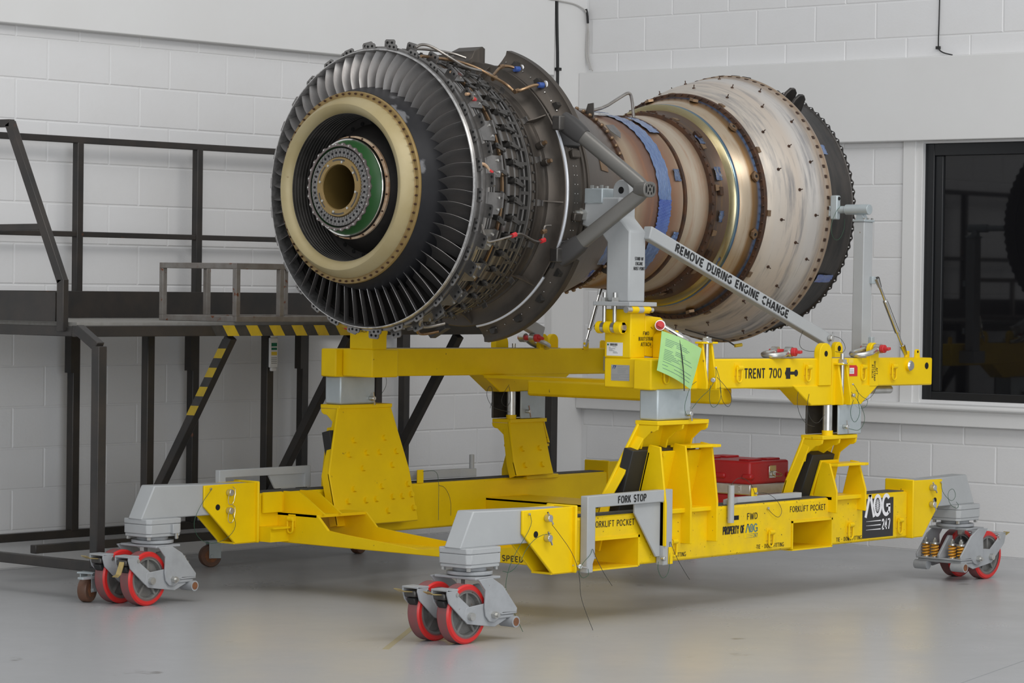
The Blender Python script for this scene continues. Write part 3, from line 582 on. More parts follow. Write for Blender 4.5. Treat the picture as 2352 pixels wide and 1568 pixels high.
lanyard(st, [(-1.67, .985, .55), (-1.75, .985, .47), (-1.80, .985, .38), (-1.76, .98, .30), (-1.66, .98, .27), (-1.55, .98, .30), (-1.50, .975, .36), (-1.545, .97, .43)])
lanyard(st, [(1.80, -1.125, .55), (1.80, -1.13, .50), (1.88, -1.14, .44), (1.93, -1.14, .47), (1.90, -1.14, .52), (1.84, -1.14, .50), (1.86, -1.14, .43), (1.94, -1.14, .40), (1.96, -1.14, .42), (1.93, -1.14, .44)])
# ---- shock towers
def tower(sy, front):
    if front: xa, xb, xta, xtb, ztop, zb, y0, y1, tw = -.895, -.275, -.74, -.335, .945, .33, 1.005, .845, .56
    else: xa, xb, xta, xtb, ztop, zb, y0, y1, tw = .605, .925, .645, .940, .833, .53, 1.005, .905, .75
    s = sy; d = Vector((0, s * (y1 - y0), zb - ztop)).normalized(); n = Vector((0, -d.z * s, s * d.y)); n = Vector((0, s * abs(d.z), -abs(d.y)))
    Lp = math.hypot(y1 - y0, ztop - zb); top = Vector((0, s * y0, ztop))
    def at(x, t, o): return Vector((x, 0, 0)) + top + d * (t * Lp) + n * o
    def sl(pts, o0, o1): return [[tuple(at(x, t, o)) for x, t in pts] for o in (o0, o1)]
    out = [(xta, 0), (xtb, 0), (xb, tw), (xb, 1), (xa, 1), (xa, tw)]
    MB().loft(sl(out, 0, .016)).build('shock_plate', Y, st, bevel=.005)
    ca, cb, ya, yb = (-.742, -.332, .995, 1.135) if front else (.648, .965, .995, 1.135)
    a, b = sorted((s * ya, s * yb))
    MB().box(ca, cb, a, b, ztop - .012, ztop + .009).build('tower_cap', Y, st, bevel=.003)
    yl = lambda z: y0 - (y0 - y1) / (ztop - zb) * (ztop - z)
    for x, x2, mode in ((xta, xa, 1), ((ca + cb) / 2 - .006, 0, 0), (cb - .014, 0, 0)):      # channel flanges behind the plate
        z1 = ztop - .10; zc_ = ztop - .013
        MB().prism([(s * a_, b_) for a_, b_ in [(yl(ztop) + .006, zc_), (yb, zc_), (yb - .006, ztop - .034), (yb - .022, ztop - .044), (yb - .042, ztop - .046), (yb - .056, ztop - .056), (yl(z1) + .060, z1 + .010), (yl(z1) + .050, z1 - .03), (yl(z1 - .03) + .006, z1 - .03)]], 'x', x, x + .012).build('tower_flange', Y, st, bevel=.002)
        if mode:
            lp = []
            for xx, t in ((x, .10), (x2, tw), (x2, .99)): lp.append([tuple(at(xx + q, t, o)) for q, o in ((0, .004), (0, .060), (.012, .060), (.012, .004))])
            MB().loft(lp).build('tower_flange', Y, st, bevel=.002)
    t0 = .19 if front else .24
    MB().loft(sl([(xa + .075, t0), (xb - .045, t0), (xb - .03, .97), (xa + .06, .97)], .017, .076)).build('rubber_shock_pad', RUBBER, st, bevel=.004)
    tb_ = .20 if front else .33
    x1_ = -.705 if front else .75
    MB().loft(sl([(x1_, tb_), (xb - .01, tb_), (xb + .02, .96), (x1_, .96)], .077, .090)).build('bracket_plate', Y, st, bevel=.003)
    if front: ribs = (-.705, -.505, -.292); rp = [(1.052, .838), (1.122, .828), (1.160, .55), (1.160, .35), (1.096, .35), (1.096, .50), (.955, .50)]
    else: ribs = (.755, 1.022); rp = [(1.052, .700), (1.105, .694), (1.152, .55), (1.152, .436), (1.096, .44), (1.096, .50), (1.0, .50)]
    for x in ribs: MB().prism([(s * a_, b_) for a_, b_ in rp], 'x', x, x + .013).build('bracket_rib', Y, st, bevel=.003)
    zt = .830 if front else .692; xs0, xs1 = (-.505, -.270) if front else (.76, 1.03)
    xm = (xs0 + xs1) / 2
    MB().prism([(xs0, s * 1.03), (xs1, s * 1.03), (xs1, s * 1.165), (xs1 - .045, s * 1.170), (xs1 - .055, s * 1.150), (xm, s * 1.140), (xs0 + .01, s * 1.150)], 'z', zt - .014, zt).build('bracket_shelf', Y, st, bevel=.002)
    a, b = sorted((s * .96, s * 1.125))
    MB().box(ribs[0], ribs[-1] + .012, a, b, .500, .523).build('bracket_foot', Y, st, bevel=.004)
    if front: pts = [(-.665, .29), (-.43, .28), (-.72, .41), (-.585, .40), (-.485, .40), (-.355, .40), (-.635, .53), (-.405, .515), (-.73, .70), (-.515, .69), (-.31, .685), (-.79, .80), (-.655, .80), (-.575, .795), (-.445, .785), (-.37, .785), (-.30, .775), (-.50, .90), (-.30, .89)]
    else: pts = [(.70, .52), (.85, .52), (.69, .82), (.84, .82)]
    for x, t in pts:
        c_ = at(x, t, 0); MB().cyl(c_, c_ - n * .015, .017, .015, n=6).build('plate_bolt', Y, st)
    for x, zz in (((-.60, .79), (-.40, .79)) if front else ((.90, .62),)):
        c_ = Vector((x, s * (yl(zz) + .092), zz)); MB().cyl(c_, c_ + n * .012, .013, n=6).build('plate_bolt', Y, st)
for sy in (-1, 1): tower(sy, True); tower(sy, False)
# ---- leg sleeves between towers and cradle
for s in (-1, 1):
    a, b = sorted((s * 1.005, s * 1.120))
    MB().box(-.725, -.457, a, b, .955, 1.106).build('leg_sleeve', GALV, st, bevel=.010)
    yy = -1.12 if s < 0 else 1.005
    pin(st, (-.497, yy, .985), (0, -1, 0), .013, .034, True, 55)
    yn, yf_ = (-1.135, -1.005) if s < 0 else (1.0, 1.125)      # channel open towards the front, post inside it
    xo = .045 if s < 0 else 0
    MB().box(.735 + xo, .945 + xo, yn - .006, yn + .006, .845, 1.0).box(.92 + xo, .945 + xo, yn + .006, yf_ - .006, .845, 1.0).build('leg_sleeve', GALV, st, bevel=.004)
    MB().box(.635 + xo, .945 + xo, yf_ - .006, yf_ + .006, .845, 1.0).build('leg_sleeve', DARK, st, bevel=.004)  # inner side of the channel, its shade put into a dark material
    ym = (yn + yf_) / 2 - .025
    MB().cyl((.70 + xo, ym, .858), (.70 + xo, ym, .999), .026, n=20).build('leg_post', ZINC, st); MB().cyl((.70 + xo, ym, .842), (.70 + xo, ym, .866), .029, n=20).build('post_collar', Y, st)
    pin(st, (.78 + xo, yn - .006, .885), (0, -1, 0), .011, .03, True, 60)
lanyard(st, [(-.50, -1.15, .985), (-.55, -1.16, .975), (-.57, -1.16, 1.02), (-.53, -1.15, 1.08), (-.48, -1.13, 1.12), (-.42, -1.12, 1.14)])
lanyard(st, [(.80, -1.16, .885), (.86, -1.17, .87), (.95, -1.16, .86), (1.02, -1.15, .92), (.98, -1.14, 1.0), (.90, -1.13, 1.07)])
lanyard(st, [(.62, -1.10, .89), (.54, -1.11, .90), (.46, -1.12, .95), (.43, -1.12, 1.02), (.46, -1.11, 1.09)], WIREB)
lanyard(st, [(.68, -1.12, .95), (.62, -1.12, .90), (.55, -1.12, .93), (.52, -1.12, 1.0), (.54, -1.12, 1.06)], WIREB)
lanyard(st, [(.62, .98, .885), (.52, .97, .90), (.45, .97, .92), (.40, .97, .99), (.44, .97, 1.05), (.47, .97, .98), (.44, .97, .91)], WIREB)
lanyard(st, [(.60, .97, 1.04), (.55, .97, .99), (.53, .97, .94), (.58, .97, .91), (.62, .97, .95), (.60, .97, 1.03)], WIREB)
lanyard(st, [(-.50, .98, .985), (-.45, .97, 1.0), (-.40, .97, 1.06), (-.42, .97, 1.12)], WIREB)
lanyard(st, [(-.12, .96, .58), (-.02, .95, .585), (.0, .95, .52), (.0, .95, .40), (.0, .95, .31)]); lanyard(st, [(.0, .95, .50), (.05, .95, .49), (.10, .95, .42), (.10, .95, .33)], WIREB)
# ---- fork stops
fs = MB().prism([(-1.285, .258), (-1.240, .258), (-1.240, .300), (-1.225, .330), (-1.225, .562), (-.705, .566), (-.705, .258), (-.635, .258), (-.635, .624), (-1.285, .618)], 'y', -1.150, -1.106)
fso = fs.build('fork_stop', G, st, bevel=.004)
MB().prism([(-.905, .566), (-.705, .566), (-.705, .300), (-.735, .300), (-.905, .520)], 'y', -1.130, -1.118).build('stop_web', G, fso, bevel=.003)
MB().prism([(-1.255, .262), (-1.222, .262), (-1.222, .31), (-1.245, .345), (-1.255, .345)], 'y', -1.128, -1.108).build('stop_latch', Y, fso, bevel=.003)
MB().prism([(-.668, .262), (-.640, .262), (-.640, .31), (-.650, .345), (-.668, .345)], 'y', -1.160, -1.150).build('stop_latch', Y, fso, bevel=.003)
stencil('FORK STOP', (-1.06, -1.151, .575), (1, 0, .008), (0, 0, 1), .034, fso, .2, width=.215)
pin(st, (-1.31, -1.13, .292), (-.8, -.6, 0), .012, .03, True, 30); pin(st, (-.715, -1.15, .292), (0, -1, 0), .011, .02, False)
MB().cyl((-1.225, -1.12, .322), (-1.19, -1.12, .322), .005, n=8).cyl((-.735, -1.12, .325), (-.70, -1.12, .325), .005, n=8).build('stop_pin', ZINC, fso)
lanyard(st, [(-1.255, -1.155, .37), (-1.27, -1.16, .345), (-1.33, -1.16, .31), (-1.36, -1.16, .27), (-1.33, -1.16, .235), (-1.28, -1.16, .25), (-1.29, -1.16, .28)])
lanyard(st, [(-1.25, -1.155, .37), (-1.22, -1.155, .32), (-1.17, -1.16, .25), (-1.12, -1.17, .19)], WIREB)
lanyard(st, [(-.66, -1.155, .37), (-.665, -1.16, .31), (-.67, -1.16, .22), (-.72, -1.16, .19), (-.76, -1.16, .24), (-.755, -1.16, .28)])
lanyard(st, [(-.655, -1.155, .37), (-.62, -1.16, .30), (-.56, -1.17, .22), (-.53, -1.18, .18)], WIREB)
fr = MB().bar((.0, -1.05, .5345), (.56, -1.05, .536), .04, .028).bar((.0, -1.05, .5345), (-.11, -1.085, .530), .04, .028).build('fork_stop', G, st, bevel=.003)
MB().cyl((-.125, -1.122, .432), (-.125, -1.122, .618), .017, n=16).build('stop_post', G, fr)
MB().prism([(.135, .515), (.180, .515), (.180, .590), (.135, .590)], 'y', -1.062, -1.054).build('stop_tab', Y, st, bevel=.003); MB().cyl((.157, -1.063, .562), (.157, -1.080, .565), .006, n=8).build('tab_eye', ZINC, st)
lanyard(st, [(.157, -1.08, .565), (.21, -1.10, .565), (.28, -1.11, .53), (.33, -1.115, .47), (.30, -1.112, .43), (.24, -1.11, .46), (.215, -1.104, .485)], WIREB)
lanyard(st, [(.15, -1.07, .56), (.11, -1.07, .62), (.02, -1.07, .655), (-.06, -1.07, .62), (-.06, -1.07, .56)], WIREB)
MB().cyl((.215, -1.10, .487), (.215, -1.11, .487), .007, n=8).build('lanyard_eye', ZINC, st)
ffl = MB().prism([(-1.49, .52), (-1.445, .52), (-1.445, .592), (-.87, .592), (-.87, .52), (-.825, .52), (-.825, .632), (-1.49, .632)], 'y', 1.118, 1.150).build('fork_stop', G, st, bevel=.003)
MB().prism([(-1.13, .595), (-.87, .595), (-.87, .52), (-1.08, .52)], 'y', 1.128, 1.138).build('stop_web', G, ffl)
ffr = MB().bar((-.30, 1.06, .552), (.28, 1.06, .552), .04, .046).bar((.28, 1.06, .552), (.385, 1.03, .553), .04, .046).build('fork_stop', G, st, bevel=.003)
MB().cyl((.365, 1.035, .53), (.365, 1.035, .652), .014, n=14).build('stop_post', G, ffr)
MB().prism([(-.135, .515), (-.085, .515), (-.085, .588), (-.135, .588)], 'y', .985, .993).build('stop_tab', Y, st, bevel=.003)
# ---- lettering on the near beam and the front cross member
YN = -1.1005; US, VS = (1, 0, 0), (0, 0, 1)
stencil('FORKLIFT POCKET', (-1.186, YN, .462), (1, 0, -.006), VS, .030, nb, .15, width=.316)
stencil('FORKLIFT POCKET', (.412, YN, .456), (1, 0, -.006), VS, .030, nb, .15, width=.318)
stencil('FWD', (.041, YN, .437), US, VS, .033, nb, .16, width=.09)
stencil('PROPERTY OF', (-.159, YN, .372), US, VS, .040, nb, .19, width=.178)
stencil('TIE - DOWN FITTING', (.126, YN, .285), US, VS, .021, nb, .15, width=.237)
stencil('TIE - DOWN FITTING', (.833, YN, .281), US, VS, .021, nb, .15, width=.237)
stencil('TIE - DOWN FITTING', (-.70, YN, .285), US, VS, .021, nb, .15, width=.24)
MB().box(-.115, -.028, YN - .001, YN, .441, .463).build('slot_mark', HOLE, nb)
stencil('SPEED', (XA - .001, -.555, .270), (0, -1, 0), VS, .028, st, .17, width=.135)
def aog(x0, z0, wd, par, m, turb, y=YN, zs=1.0):
    k = wd
    U_, V2, O = Vector((1, 0, 0)), Vector((0, 0, zs)), Vector((x0, y - .0008, z0))
    mb = MB(); t = .085
    def S(p, tt=t): stroke(mb, p, tt, O, U_, V2, k)
    S([(.02, .30), (.17, .78)]); S([(.19, .78), (.34, .30)])
    S([(.13, .76), (.23, .76)], .05)
    S(arc(.47, .54, .125, .205, 0, 360, 32), .075)
    S(arc(.80, .54, .135, .205, 40, 318, 24), .08); S([(.80, .53), (.955, .53)], .07); S([(.92, .53), (.92, .36)], .08)
    mb.build('logo_letters', m, par, smooth=0)
    tb = MB()
    for i in range(18):
        a = math.radians(20 * i); stroke(tb, [(.47 + .03 * math.cos(a), .54 + .05 * math.sin(a)), (.47 + .078 * math.cos(a), .54 + .135 * math.sin(a))], .010, O, U_, V2, k)
    stroke(tb, arc(.47, .54, .018, .03, 0, 360, 12), .022, O, U_, V2, k)
    tb.build('logo_turbine', turb, par, smooth=0)
    ln = MB()
    for i, yy_ in enumerate((.215, .125, .035)): ln.add([O + U_ * (a * k) + V2 * (b * k) for a, b in ((.04 + .0 * i, yy_ - .002), (.60, yy_ - .012), (.60, yy_ + .012), (.04, yy_ + .002))], [(0, 1, 2, 3)])
    ln.build('logo_lines', m, par, smooth=0)
    stencil('247', (x0 + .64 * k, y, z0 + .02 * k * zs), US, VS, .22 * k * zs, par, .16, m, 'logo_numerals', width=.32 * k)
dc = MB().box(1.074, 1.367, -1.1012, -1.1003, .2825, .4915).build('logo_decal', BLACKDECAL, st, smooth=0); dc['label'] = 'black square logo sticker with white letters AOG 247'
aog(1.096, .318, .25, dc, WHITEINK, WHITEINK, y=-1.1016)
pd = flat([(.02, YN, .345), (.145, YN, .345), (.145, YN, .43), (.02, YN, .43)], 'logo_backing', Y, nb, .0002)
aog(.030, .3445, .107, nb, TEALINK, TEALINK, y=YN - .0006, zs=.85)
# ================================================================== RED CASE
rc = thing('red_case', 'red moulded plastic flight case with aluminium band inside the stand', 'case', (.79, -.46, .414))
cx0, cx1, cy0, cy1 = .612, .965, -.70, -.26
MB().box(cx0, cx1, cy0, cy1, .413, .512).build('case_base', REDCASE, rc, bevel=.016)
MB().box(cx0 - .003, cx1 + .003, cy0 - .003, cy1 + .003, .510, .567).build('aluminium_band', ALU, rc, bevel=.006)
MB().box(cx0, cx1, cy0, cy1, .565, .688).build('case_lid', REDCASE, rc, bevel=.014)
for a, b, c_, d_ in ((cx0 - .012, cx0 + .03, cy0 - .014, cy0 + .05), (cx1 - .03, cx1 + .018, cy0 - .014, cy0 + .03), (cx0 - .012, cx0 + .02, cy0 + .16, cy0 + .30), (cx1 - .02, cx1 + .014, cy1 - .05, cy1 + .012)):
    MB().box(a, b, c_, d_, .592, .622).build('corner_bumper', REDCASE, rc, bevel=.010)
for a, b, c_, d_ in ((cx0 + .03, cx0 + .15, cy0 + .03, cy0 + .10), (cx1 - .16, cx1 - .04, cy0 + .03, cy0 + .10), (cx0 + .03, cx0 + .15, cy1 - .14, cy1 - .03), (cx1 - .16, cx1 - .04, cy1 - .14, cy1 - .03)):
    MB().box(a, b, c_, d_, .686, .698).build('lid_rib', REDCASE, rc, bevel=.006)
la = MB().box(cx0 + .165, cx0 + .225, cy0 - .006, cy0, .595, .660).build('latch', ZINC, rc, bevel=.003)
MB().box(cx0 + .168, cx0 + .222, cy0 - .010, cy0 - .005, .632, .662).build('latch_keeper', BRASS, la, bevel=.002)
MB().tube([(cx0 + .178, cy0 - .012, .628), (cx0 + .182, cy0 - .02, .606), (cx0 + .235, cy0 - .03, .604), (cx0 + .25, cy0 - .03, .615), (cx0 + .222, cy0 - .012, .628)], .0028, 6, closed=True, smooth=1).build('latch_loop', CHROME, la)
hg = MB().box(cx0 - .006, cx0 - .002, cy0 + .055, cy0 + .125, .515, .562).build('hinge', ALU, rc, bevel=.001)
for y in (.07, .11):
    for z in (.524, .553): MB().cyl((cx0 - .010, cy0 + y, z), (cx0 - .005, cy0 + y, z), .005, n=10).build('hinge_rivet', ZINC, hg)
# ================================================================== ENGINE CRADLE (upper yellow frame, grey pedestals)
TILT = 0.007
cr = thing('engine_cradle', 'yellow upper cradle frame with grey support posts carrying the jet engine', 'engine cradle', (0, 0, 1.0), (0, TILT, 0))
TOPG = mat('worn_beam_top', (0.23, 0.225, 0.21), 0.7, 0, (0.33, 0.30, 0.22), 14, 0.7)
ZB, ZT = 1.0975, 1.2465
def both(fn):
    for s in (-1, 1): fn(s)
def ys(s, a, b): return tuple(sorted((s * a, s * b)))
def frame(s):
    a, b = ys(s, 1.0, 1.11)
    bm_ = MB().box(-.77, 1.715, a, b, ZB, ZT).build('cradle_beam', Y, cr, bevel=.008)
    a2, b2 = ys(s, 1.015, 1.098)
    MB().box(-.40, 1.10, a2, b2, ZT, ZT + .003).build('beam_top_strip', TOPG, cr)
    a, b = ys(s, .78, .998)
    MB().box(-.722, -.52, a, b, ZB + .003, 1.249).build('leg_block', Y, cr, bevel=.008)
    a, b = ys(s, .782, .945)
    MB().box(-.725, -.61, a, b, 1.247, 1.485).build('post_pedestal', Y, cr, bevel=.006)
    MB().prism([(-.61, 1.258), (-.61, 1.455), (-.49, 1.447), (-.47, 1.437), (-.462, 1.42), (-.462, 1.33), (-.50, 1.248)], 'y', s * .915, s * .945).build('bootstrap_lug', Y, cr, bevel=.004)
    MB().prism([(-.555, 1.248), (-.555, 1.355), (-.52, 1.385), (-.49, 1.385), (-.49, 1.248)], 'y', s * .946, s * 1.06).build('lug_cheek', Y, cr, bevel=.006)
    # hanger over the rear leg
    MB().prism([(.40, ZB + .01), (.565, 1.003), (1.02, 1.003), (1.19, ZB + .01)], 'y', s * 1.003, s * 1.118).build('rear_hanger', Y, cr, bevel=.006)
    MB().prism([(.745, ZT), (.745, 1.003), (1.02, 1.003), (1.02, ZT)], 'y', s * 1.11, s * 1.120).build('hanger_plate', Y, cr, bevel=.003)
    for x0, zb_, zt_ in ((-.40, 1.10, 1.322), (.775, 1.004, 1.212)):
        for dx, t in ((0, .014), (.075, .014)):
            MB().prism([(s * 1.108, zb_), (s * 1.165, zb_), (s * 1.168, zb_ + .03), (s * 1.135, zt_), (s * 1.108, zt_)], 'x', x0 + dx, x0 + dx + t).build('clamp_gusset', Y, cr, bevel=.003)
        a, b = ys(s, 1.105, 1.150)
        MB().box(x0 - .02, x0 + .11, a, b, zt_, zt_ + .010).build('clamp_plate', Y, cr, bevel=.002)
        bo = MB().cyl((x0 + .045, s * 1.13, zb_ + .03), (x0 + .045, s * 1.13, zt_ + (.035 if x0 < 0 else .06)), .011, n=14).build('clamp_bolt', ZINC, cr)
        MB().cyl((x0 + .045, s * 1.13, zt_ + .010), (x0 + .045, s * 1.13, zt_ + .030), .024, n=6).cyl((x0 + .045, s * 1.13, zt_ + .006), (x0 + .045, s * 1.13, zt_ + .012), .028, n=20).build('clamp_nut', ZINC, bo)
    # brace ear
    def ear(x0, x1, zt_, zb_, ya, yb, nm):
        r = (x1 - x0) / 2; xm = (x0 + x1) / 2
        pts = [(x0, zb_), (x1, zb_)] + [(xm + r * math.cos(math.radians(t)), zt_ - r + r * math.sin(math.radians(t))) for t in range(0, 181, 15)]
        e = MB().prism(pts, 'y', s * ya, s * yb).build(nm, Y, cr, bevel=.003)
        for yy_, q in ((yb + .0004, .001),): MB().cyl((xm, s * yy_, zt_ - r), (xm, s * (yy_ + .0008), zt_ - r), .015, n=20).build('lug_hole', HOLE, e)
        return e
    ear(.618, .728, 1.326, 1.106, 1.090, 1.128, 'brace_ear')
    ear(.90, .97, 1.33, 1.24, 1.00, 1.03, 'brace_ear')
    ear(1.092, 1.172, 1.328, 1.098, 1.092, 1.122, 'bootstrap_lug')
    MB().prism([(1.56, ZT - .005), (1.605, ZT - .005), (1.600, 1.286), (1.590, 1.292), (1.570, 1.292), (1.562, 1.284)], 'y', s * 1.09, s * 1.10).build('tab', Y, cr, bevel=.001)
    MB().cyl((1.581, s * 1.1006, 1.279), (1.581, s * 1.1016, 1.279), .007, n=12).build('lug_hole', HOLE, cr)
    bs = MB().cyl((1.472, s * 1.11, 1.205), (1.472, s * 1.128, 1.205), .029, n=28).build('boss', Y, cr); MB().cyl((1.472, s * 1.128, 1.205), (1.472, s * 1.136, 1.205), .028, .022, n=28).build('boss_cap', ZINC, bs)
    MB().cyl((1.656, s * 1.1103, 1.203), (1.656, s * 1.1113, 1.203), .018, n=24).build('end_hole', HOLE, cr)
    # forward pedestal post
    pg = [(.937, 1.520), (.937, 1.865), (.868, 1.932), (.868, 2.03), (.610, 2.03), (.610, 1.900), (.757, 1.850), (.792, 1.810), (.792, 1.520)]
    po = MB().prism([(s * a_, b_) for a_, b_ in pg], 'x', -.735, -.607).build('support_post', G, cr, bevel=.009)
    a, b = ys(s, .745, .975)
    MB().box(-.775, -.560, a, b, 1.500, 1.521).build('post_base_plate', G, cr, bevel=.003)
    for y in (.80, .865):
        rd = MB().cyl((-.752, s * y, 1.385), (-.752, s * y, 1.565), .010, n=14).build('eye_bolt', ZINC, cr)
        MB().cyl((-.752, s * y, 1.521), (-.752, s * y, 1.541), .019, n=6).build('eye_bolt_nut', ZINC, rd); MB().cyl((-.752, s * (y - .010), 1.395), (-.752, s * (y + .010), 1.395), .026, n=20).build('bolt_eye', ZINC, rd)
    for y0, y1 in ((.765, .787), (.815, .850), (.880, .915)): MB().cyl((-.752, s * y0, 1.395), (-.752, s * y1, 1.395), .030, n=24).box(-.755, -.722, min(s * y0, s * y1), max(s * y0, s * y1), 1.37, 1.42).build('barrel_lug', Y, cr)
    MB().cyl((-.752, s * .745, 1.395), (-.752, s * .93, 1.395), .014, n=14).build('barrel_pin', ZINC, cr)
    for x0, x1, m_, r in ((-.79, -.755, ZINC, .016), (-.755, -.705, Y, .017), (-.705, -.665, G, .0165), (-.665, -.61, Y, .017), (-.61, -.585, ZINC, .013)): MB().cyl((x0, s * .965, 1.483), (x1, s * .965, 1.483), r, n=18).build('cross_pin', m_, cr)
    # mount block on top of the post
    a, b = ys(s, .612, .765)
    mb_ = MB().box(-.742, -.602, a, b, 2.0, 2.075).build('mount_block', GALV, cr, bevel=.006)
    for x in (-.73, -.615):
        for y in (.625, .69, .75): MB().cyl((x, s * y, 2.074), (x, s * y, 2.090), .011, n=6).build('mount_bolt', ZINC, mb_)
    rr = [(s * (.850 + .052 * math.cos(math.radians(t))), 2.065 + .052 * math.sin(math.radians(t))) for t in range(0, 181, 12)]
    MB().prism(rr + [(s * .798, 1.99), (s * .902, 1.99)], 'x', -.70, -.655).build('hoist_lug', G, po, bevel=.004)
    MB().cyl((-.7008, s * .850, 2.065), (-.7016, s * .850, 2.065), .017, n=20).build('lug_hole', HOLE, po)
    MB().cyl((-.735, s * .635, 1.945), (-.765, s * .635, 1.945), .034, n=6).cyl((-.765, s * .635, 1.945), (-.80, s * .635, 1.945), .022, n=18).build('mount_stud', ZINC, po)
    # brace
    br = MB().bar((-.615, s * .945, 1.862), (.885, s * .985, 1.338), .052, .066).build('brace_bar', G, cr, bevel=.006)
    pin(br, (.865, s * 1.012, 1.348), (0, s * 1, 0), .016, .025, True, 30)
    # rear post
    XO = 0.0 if s < 0 else .27
    a, b = ys(s, .905, .972)
    MB().box(1.232 + XO, 1.318 + XO, a, b, 1.20, 1.972).build('rear_post', G, cr, bevel=.004)
    a, b = ys(s, .88, 1.005)
    MB().box(1.205 + XO, 1.345 + XO, a, b, ZB + .02, 1.20).build('rear_post_foot', G, cr)
    a, b = ys(s, .900, .978)
    tp = MB().box(1.226 + XO, 1.324 + XO, a, b, 1.972, 1.984).build('rear_post_cap', GALV, cr, bevel=.002)
    for x in (1.237 + XO, 1.275 + XO, 1.313 + XO): MB().cyl((x, s * .969, 1.984), (x, s * .969, 1.993), .008, n=6).build('cap_bolt', ZINC, tp)
    MB().prism([(s * .96, 1.983), (s * .90, 1.983), (s * .905, 2.02), (s * .93, 2.03)], 'x', 1.255 + XO, 1.295 + XO).cyl((1.262 + XO, s * .835, 2.038), (1.262 + XO, s * .985, 2.038), .028, n=24).build('pin_housing', GALV, cr, bevel=.002)
    MB().cyl((1.262 + XO, s * .70, 2.038), (1.262 + XO, s * .84, 2.038), .020, n=20).build('trunnion_pin', GALV, cr)
    for y, z in ((.972, 1.66), (.972, 1.335)): MB().box(1.295 + XO, 1.325 + XO, min(s * y, s * (y + .02)), max(s * y, s * (y + .02)), z - .02, z + .02).build('post_tab', GALV, cr, bevel=.003)
    # turnbuckle
    p0, p1 = (Vector((1.325, s * .995, 1.672)), Vector((1.600, s * 1.01, 1.262))) if s < 0 else (Vector((1.44, 1.0, 1.60)), Vector((1.30, 1.0, 1.255)))
    d = (p1 - p0)
    tb = MB().cyl(p0 + d * .30, p0 + d * .70, .014, n=14).cyl(p0 + d * .285, p0 + d * .30, .011, .014, n=14).cyl(p0 + d * .70, p0 + d * .715, .014, .011, n=14).build('turnbuckle', CHROME, cr)
    MB().cyl(p0 + d * .08, p0 + d * .92, .0075, n=10).build('turnbuckle_screw', CHROME, tb)
    for q in (0.0, .88): MB().cyl(p0 + d * q, p0 + d * (q + .12), .016, .010, n=8).build('turnbuckle_jaw', CHROME, tb)
    MB().box(p1.x - .006, p1.x + .03, p1.y - .008, p1.y + .008, ZT - .01, ZT + .035).build('turnbuckle_lug', Y, cr, bevel=.004)
both(frame)
for x in (-.664, -.072, .526, 1.028, 1.321): dring(cr, (x, -1.11 if x > -.5 else -1.11, 1.19))
# cross members under the beams
MB().box(.40, .50, -.66, .67, .995, 1.083).build('cross_tube', Y, cr, bevel=.014)
MB().box(.42, .60, -1.002, 1.002, 1.083, 1.0985).build('cross_plate', Y, cr)
MB().cyl((1.25, -1.03, 1.075), (1.42, -1.03, 1.075), .022, n=18).build('stowed_tube', ZINC, cr)
# lettering, labels
stencil('TRENT 700', (-.014, -1.1106, 1.148), (1, 0, 0), (0, 0, 1), .050, cr, .17, width=.319)
sy = [(.335, 1.172), (.345, 1.190), (.345, 1.200), (.383, 1.200), (.383, 1.180), (.418, 1.180), (.426, 1.189), (.440, 1.189), (.450, 1.178), (.450, 1.166), (.440, 1.155), (.426, 1.155), (.418, 1.164), (.383, 1.164), (.383, 1.143), (.345, 1.143), (.345, 1.155)]
MB().prism(sy, 'y', -1.1108, -1.1100).build('engine_symbol', STENCIL, cr, smooth=0)
for i, tx in enumerate(('FWD', 'BOOTSTRAP', 'ATTACH')):
    hh = .018; zz = 1.360 - i * .027
    wd = {'FWD': .048, 'BOOTSTRAP': .118, 'ATTACH': .080}[tx]
    stencil(tx, (-.605 - wd / 2, -.9458, zz), (1, 0, 0), (0, 0, 1), hh, cr, .16, width=wd)
    stencil(tx, (-.7255, .865 + wd / 2 - .005, zz + .03), (0, -1, 0), (0, 0, 1), hh, cr, .16, width=wd)
for i, (tx, wd) in enumerate((('STAND W/', .068), ('ENGINE', .056), ('HOIST POINT', .085))):
    stencil(tx, (-.660 - wd / 2, -.9378, 1.724 - i * .024), (1, 0, 0), (0, 0, 1), .016, cr, .17, width=wd)
dv = Vector((1.5, -.04, -.524)).normalized(); vv = Vector((0, 0, 1)) - dv * dv.z; vv.normalize()
tp0 = Vector((-.615, -.945, 1.862)) + dv * .205 - Vector((0, .0268, 0)) - vv * .020
stencil('REMOVE DURING ENGINE CHANGE', tp0, dv, vv, .040, cr, .25, width=.985, serif=.14)
for i, (tx, wd) in enumerate((('AFT', .036), ('BOOTSTRAP', .105), ('ATTACH', .07))):
    stencil(tx, (1.146 - i * .020, -1.1228, 1.178 + wd / 2), (0, 0, -1), (1, 0, 0), .015, cr, .16, width=wd)
flat([(.900, -1.1206, 1.152), (.975, -1.1206, 1.152), (.975, -1.1206, 1.200), (.962, -1.1206, 1.210), (.900, -1.1206, 1.210)], 'red_label', REDLABEL, cr)
flat([(.900, -1.1216, 1.165), (.942, -1.1216, 1.165), (.942, -1.1216, 1.196), (.900, -1.1216, 1.196)], 'label_white_field', WHITELABEL, cr)
for z in (1.171, 1.177, 1.185): flat([(.904, -1.1224, z), (.937, -1.1224, z), (.937, -1.1224, z + .002), (.904, -1.1224, z + .002)], 'label_print', GREYINK, cr)
flat([(.893, -1.1206, 1.222), (.935, -1.1206, 1.222), (.935, -1.1206, 1.243), (.893, -1.1206, 1.243)], 'small_yellow_label', YLABEL, cr)
XL = -.7256
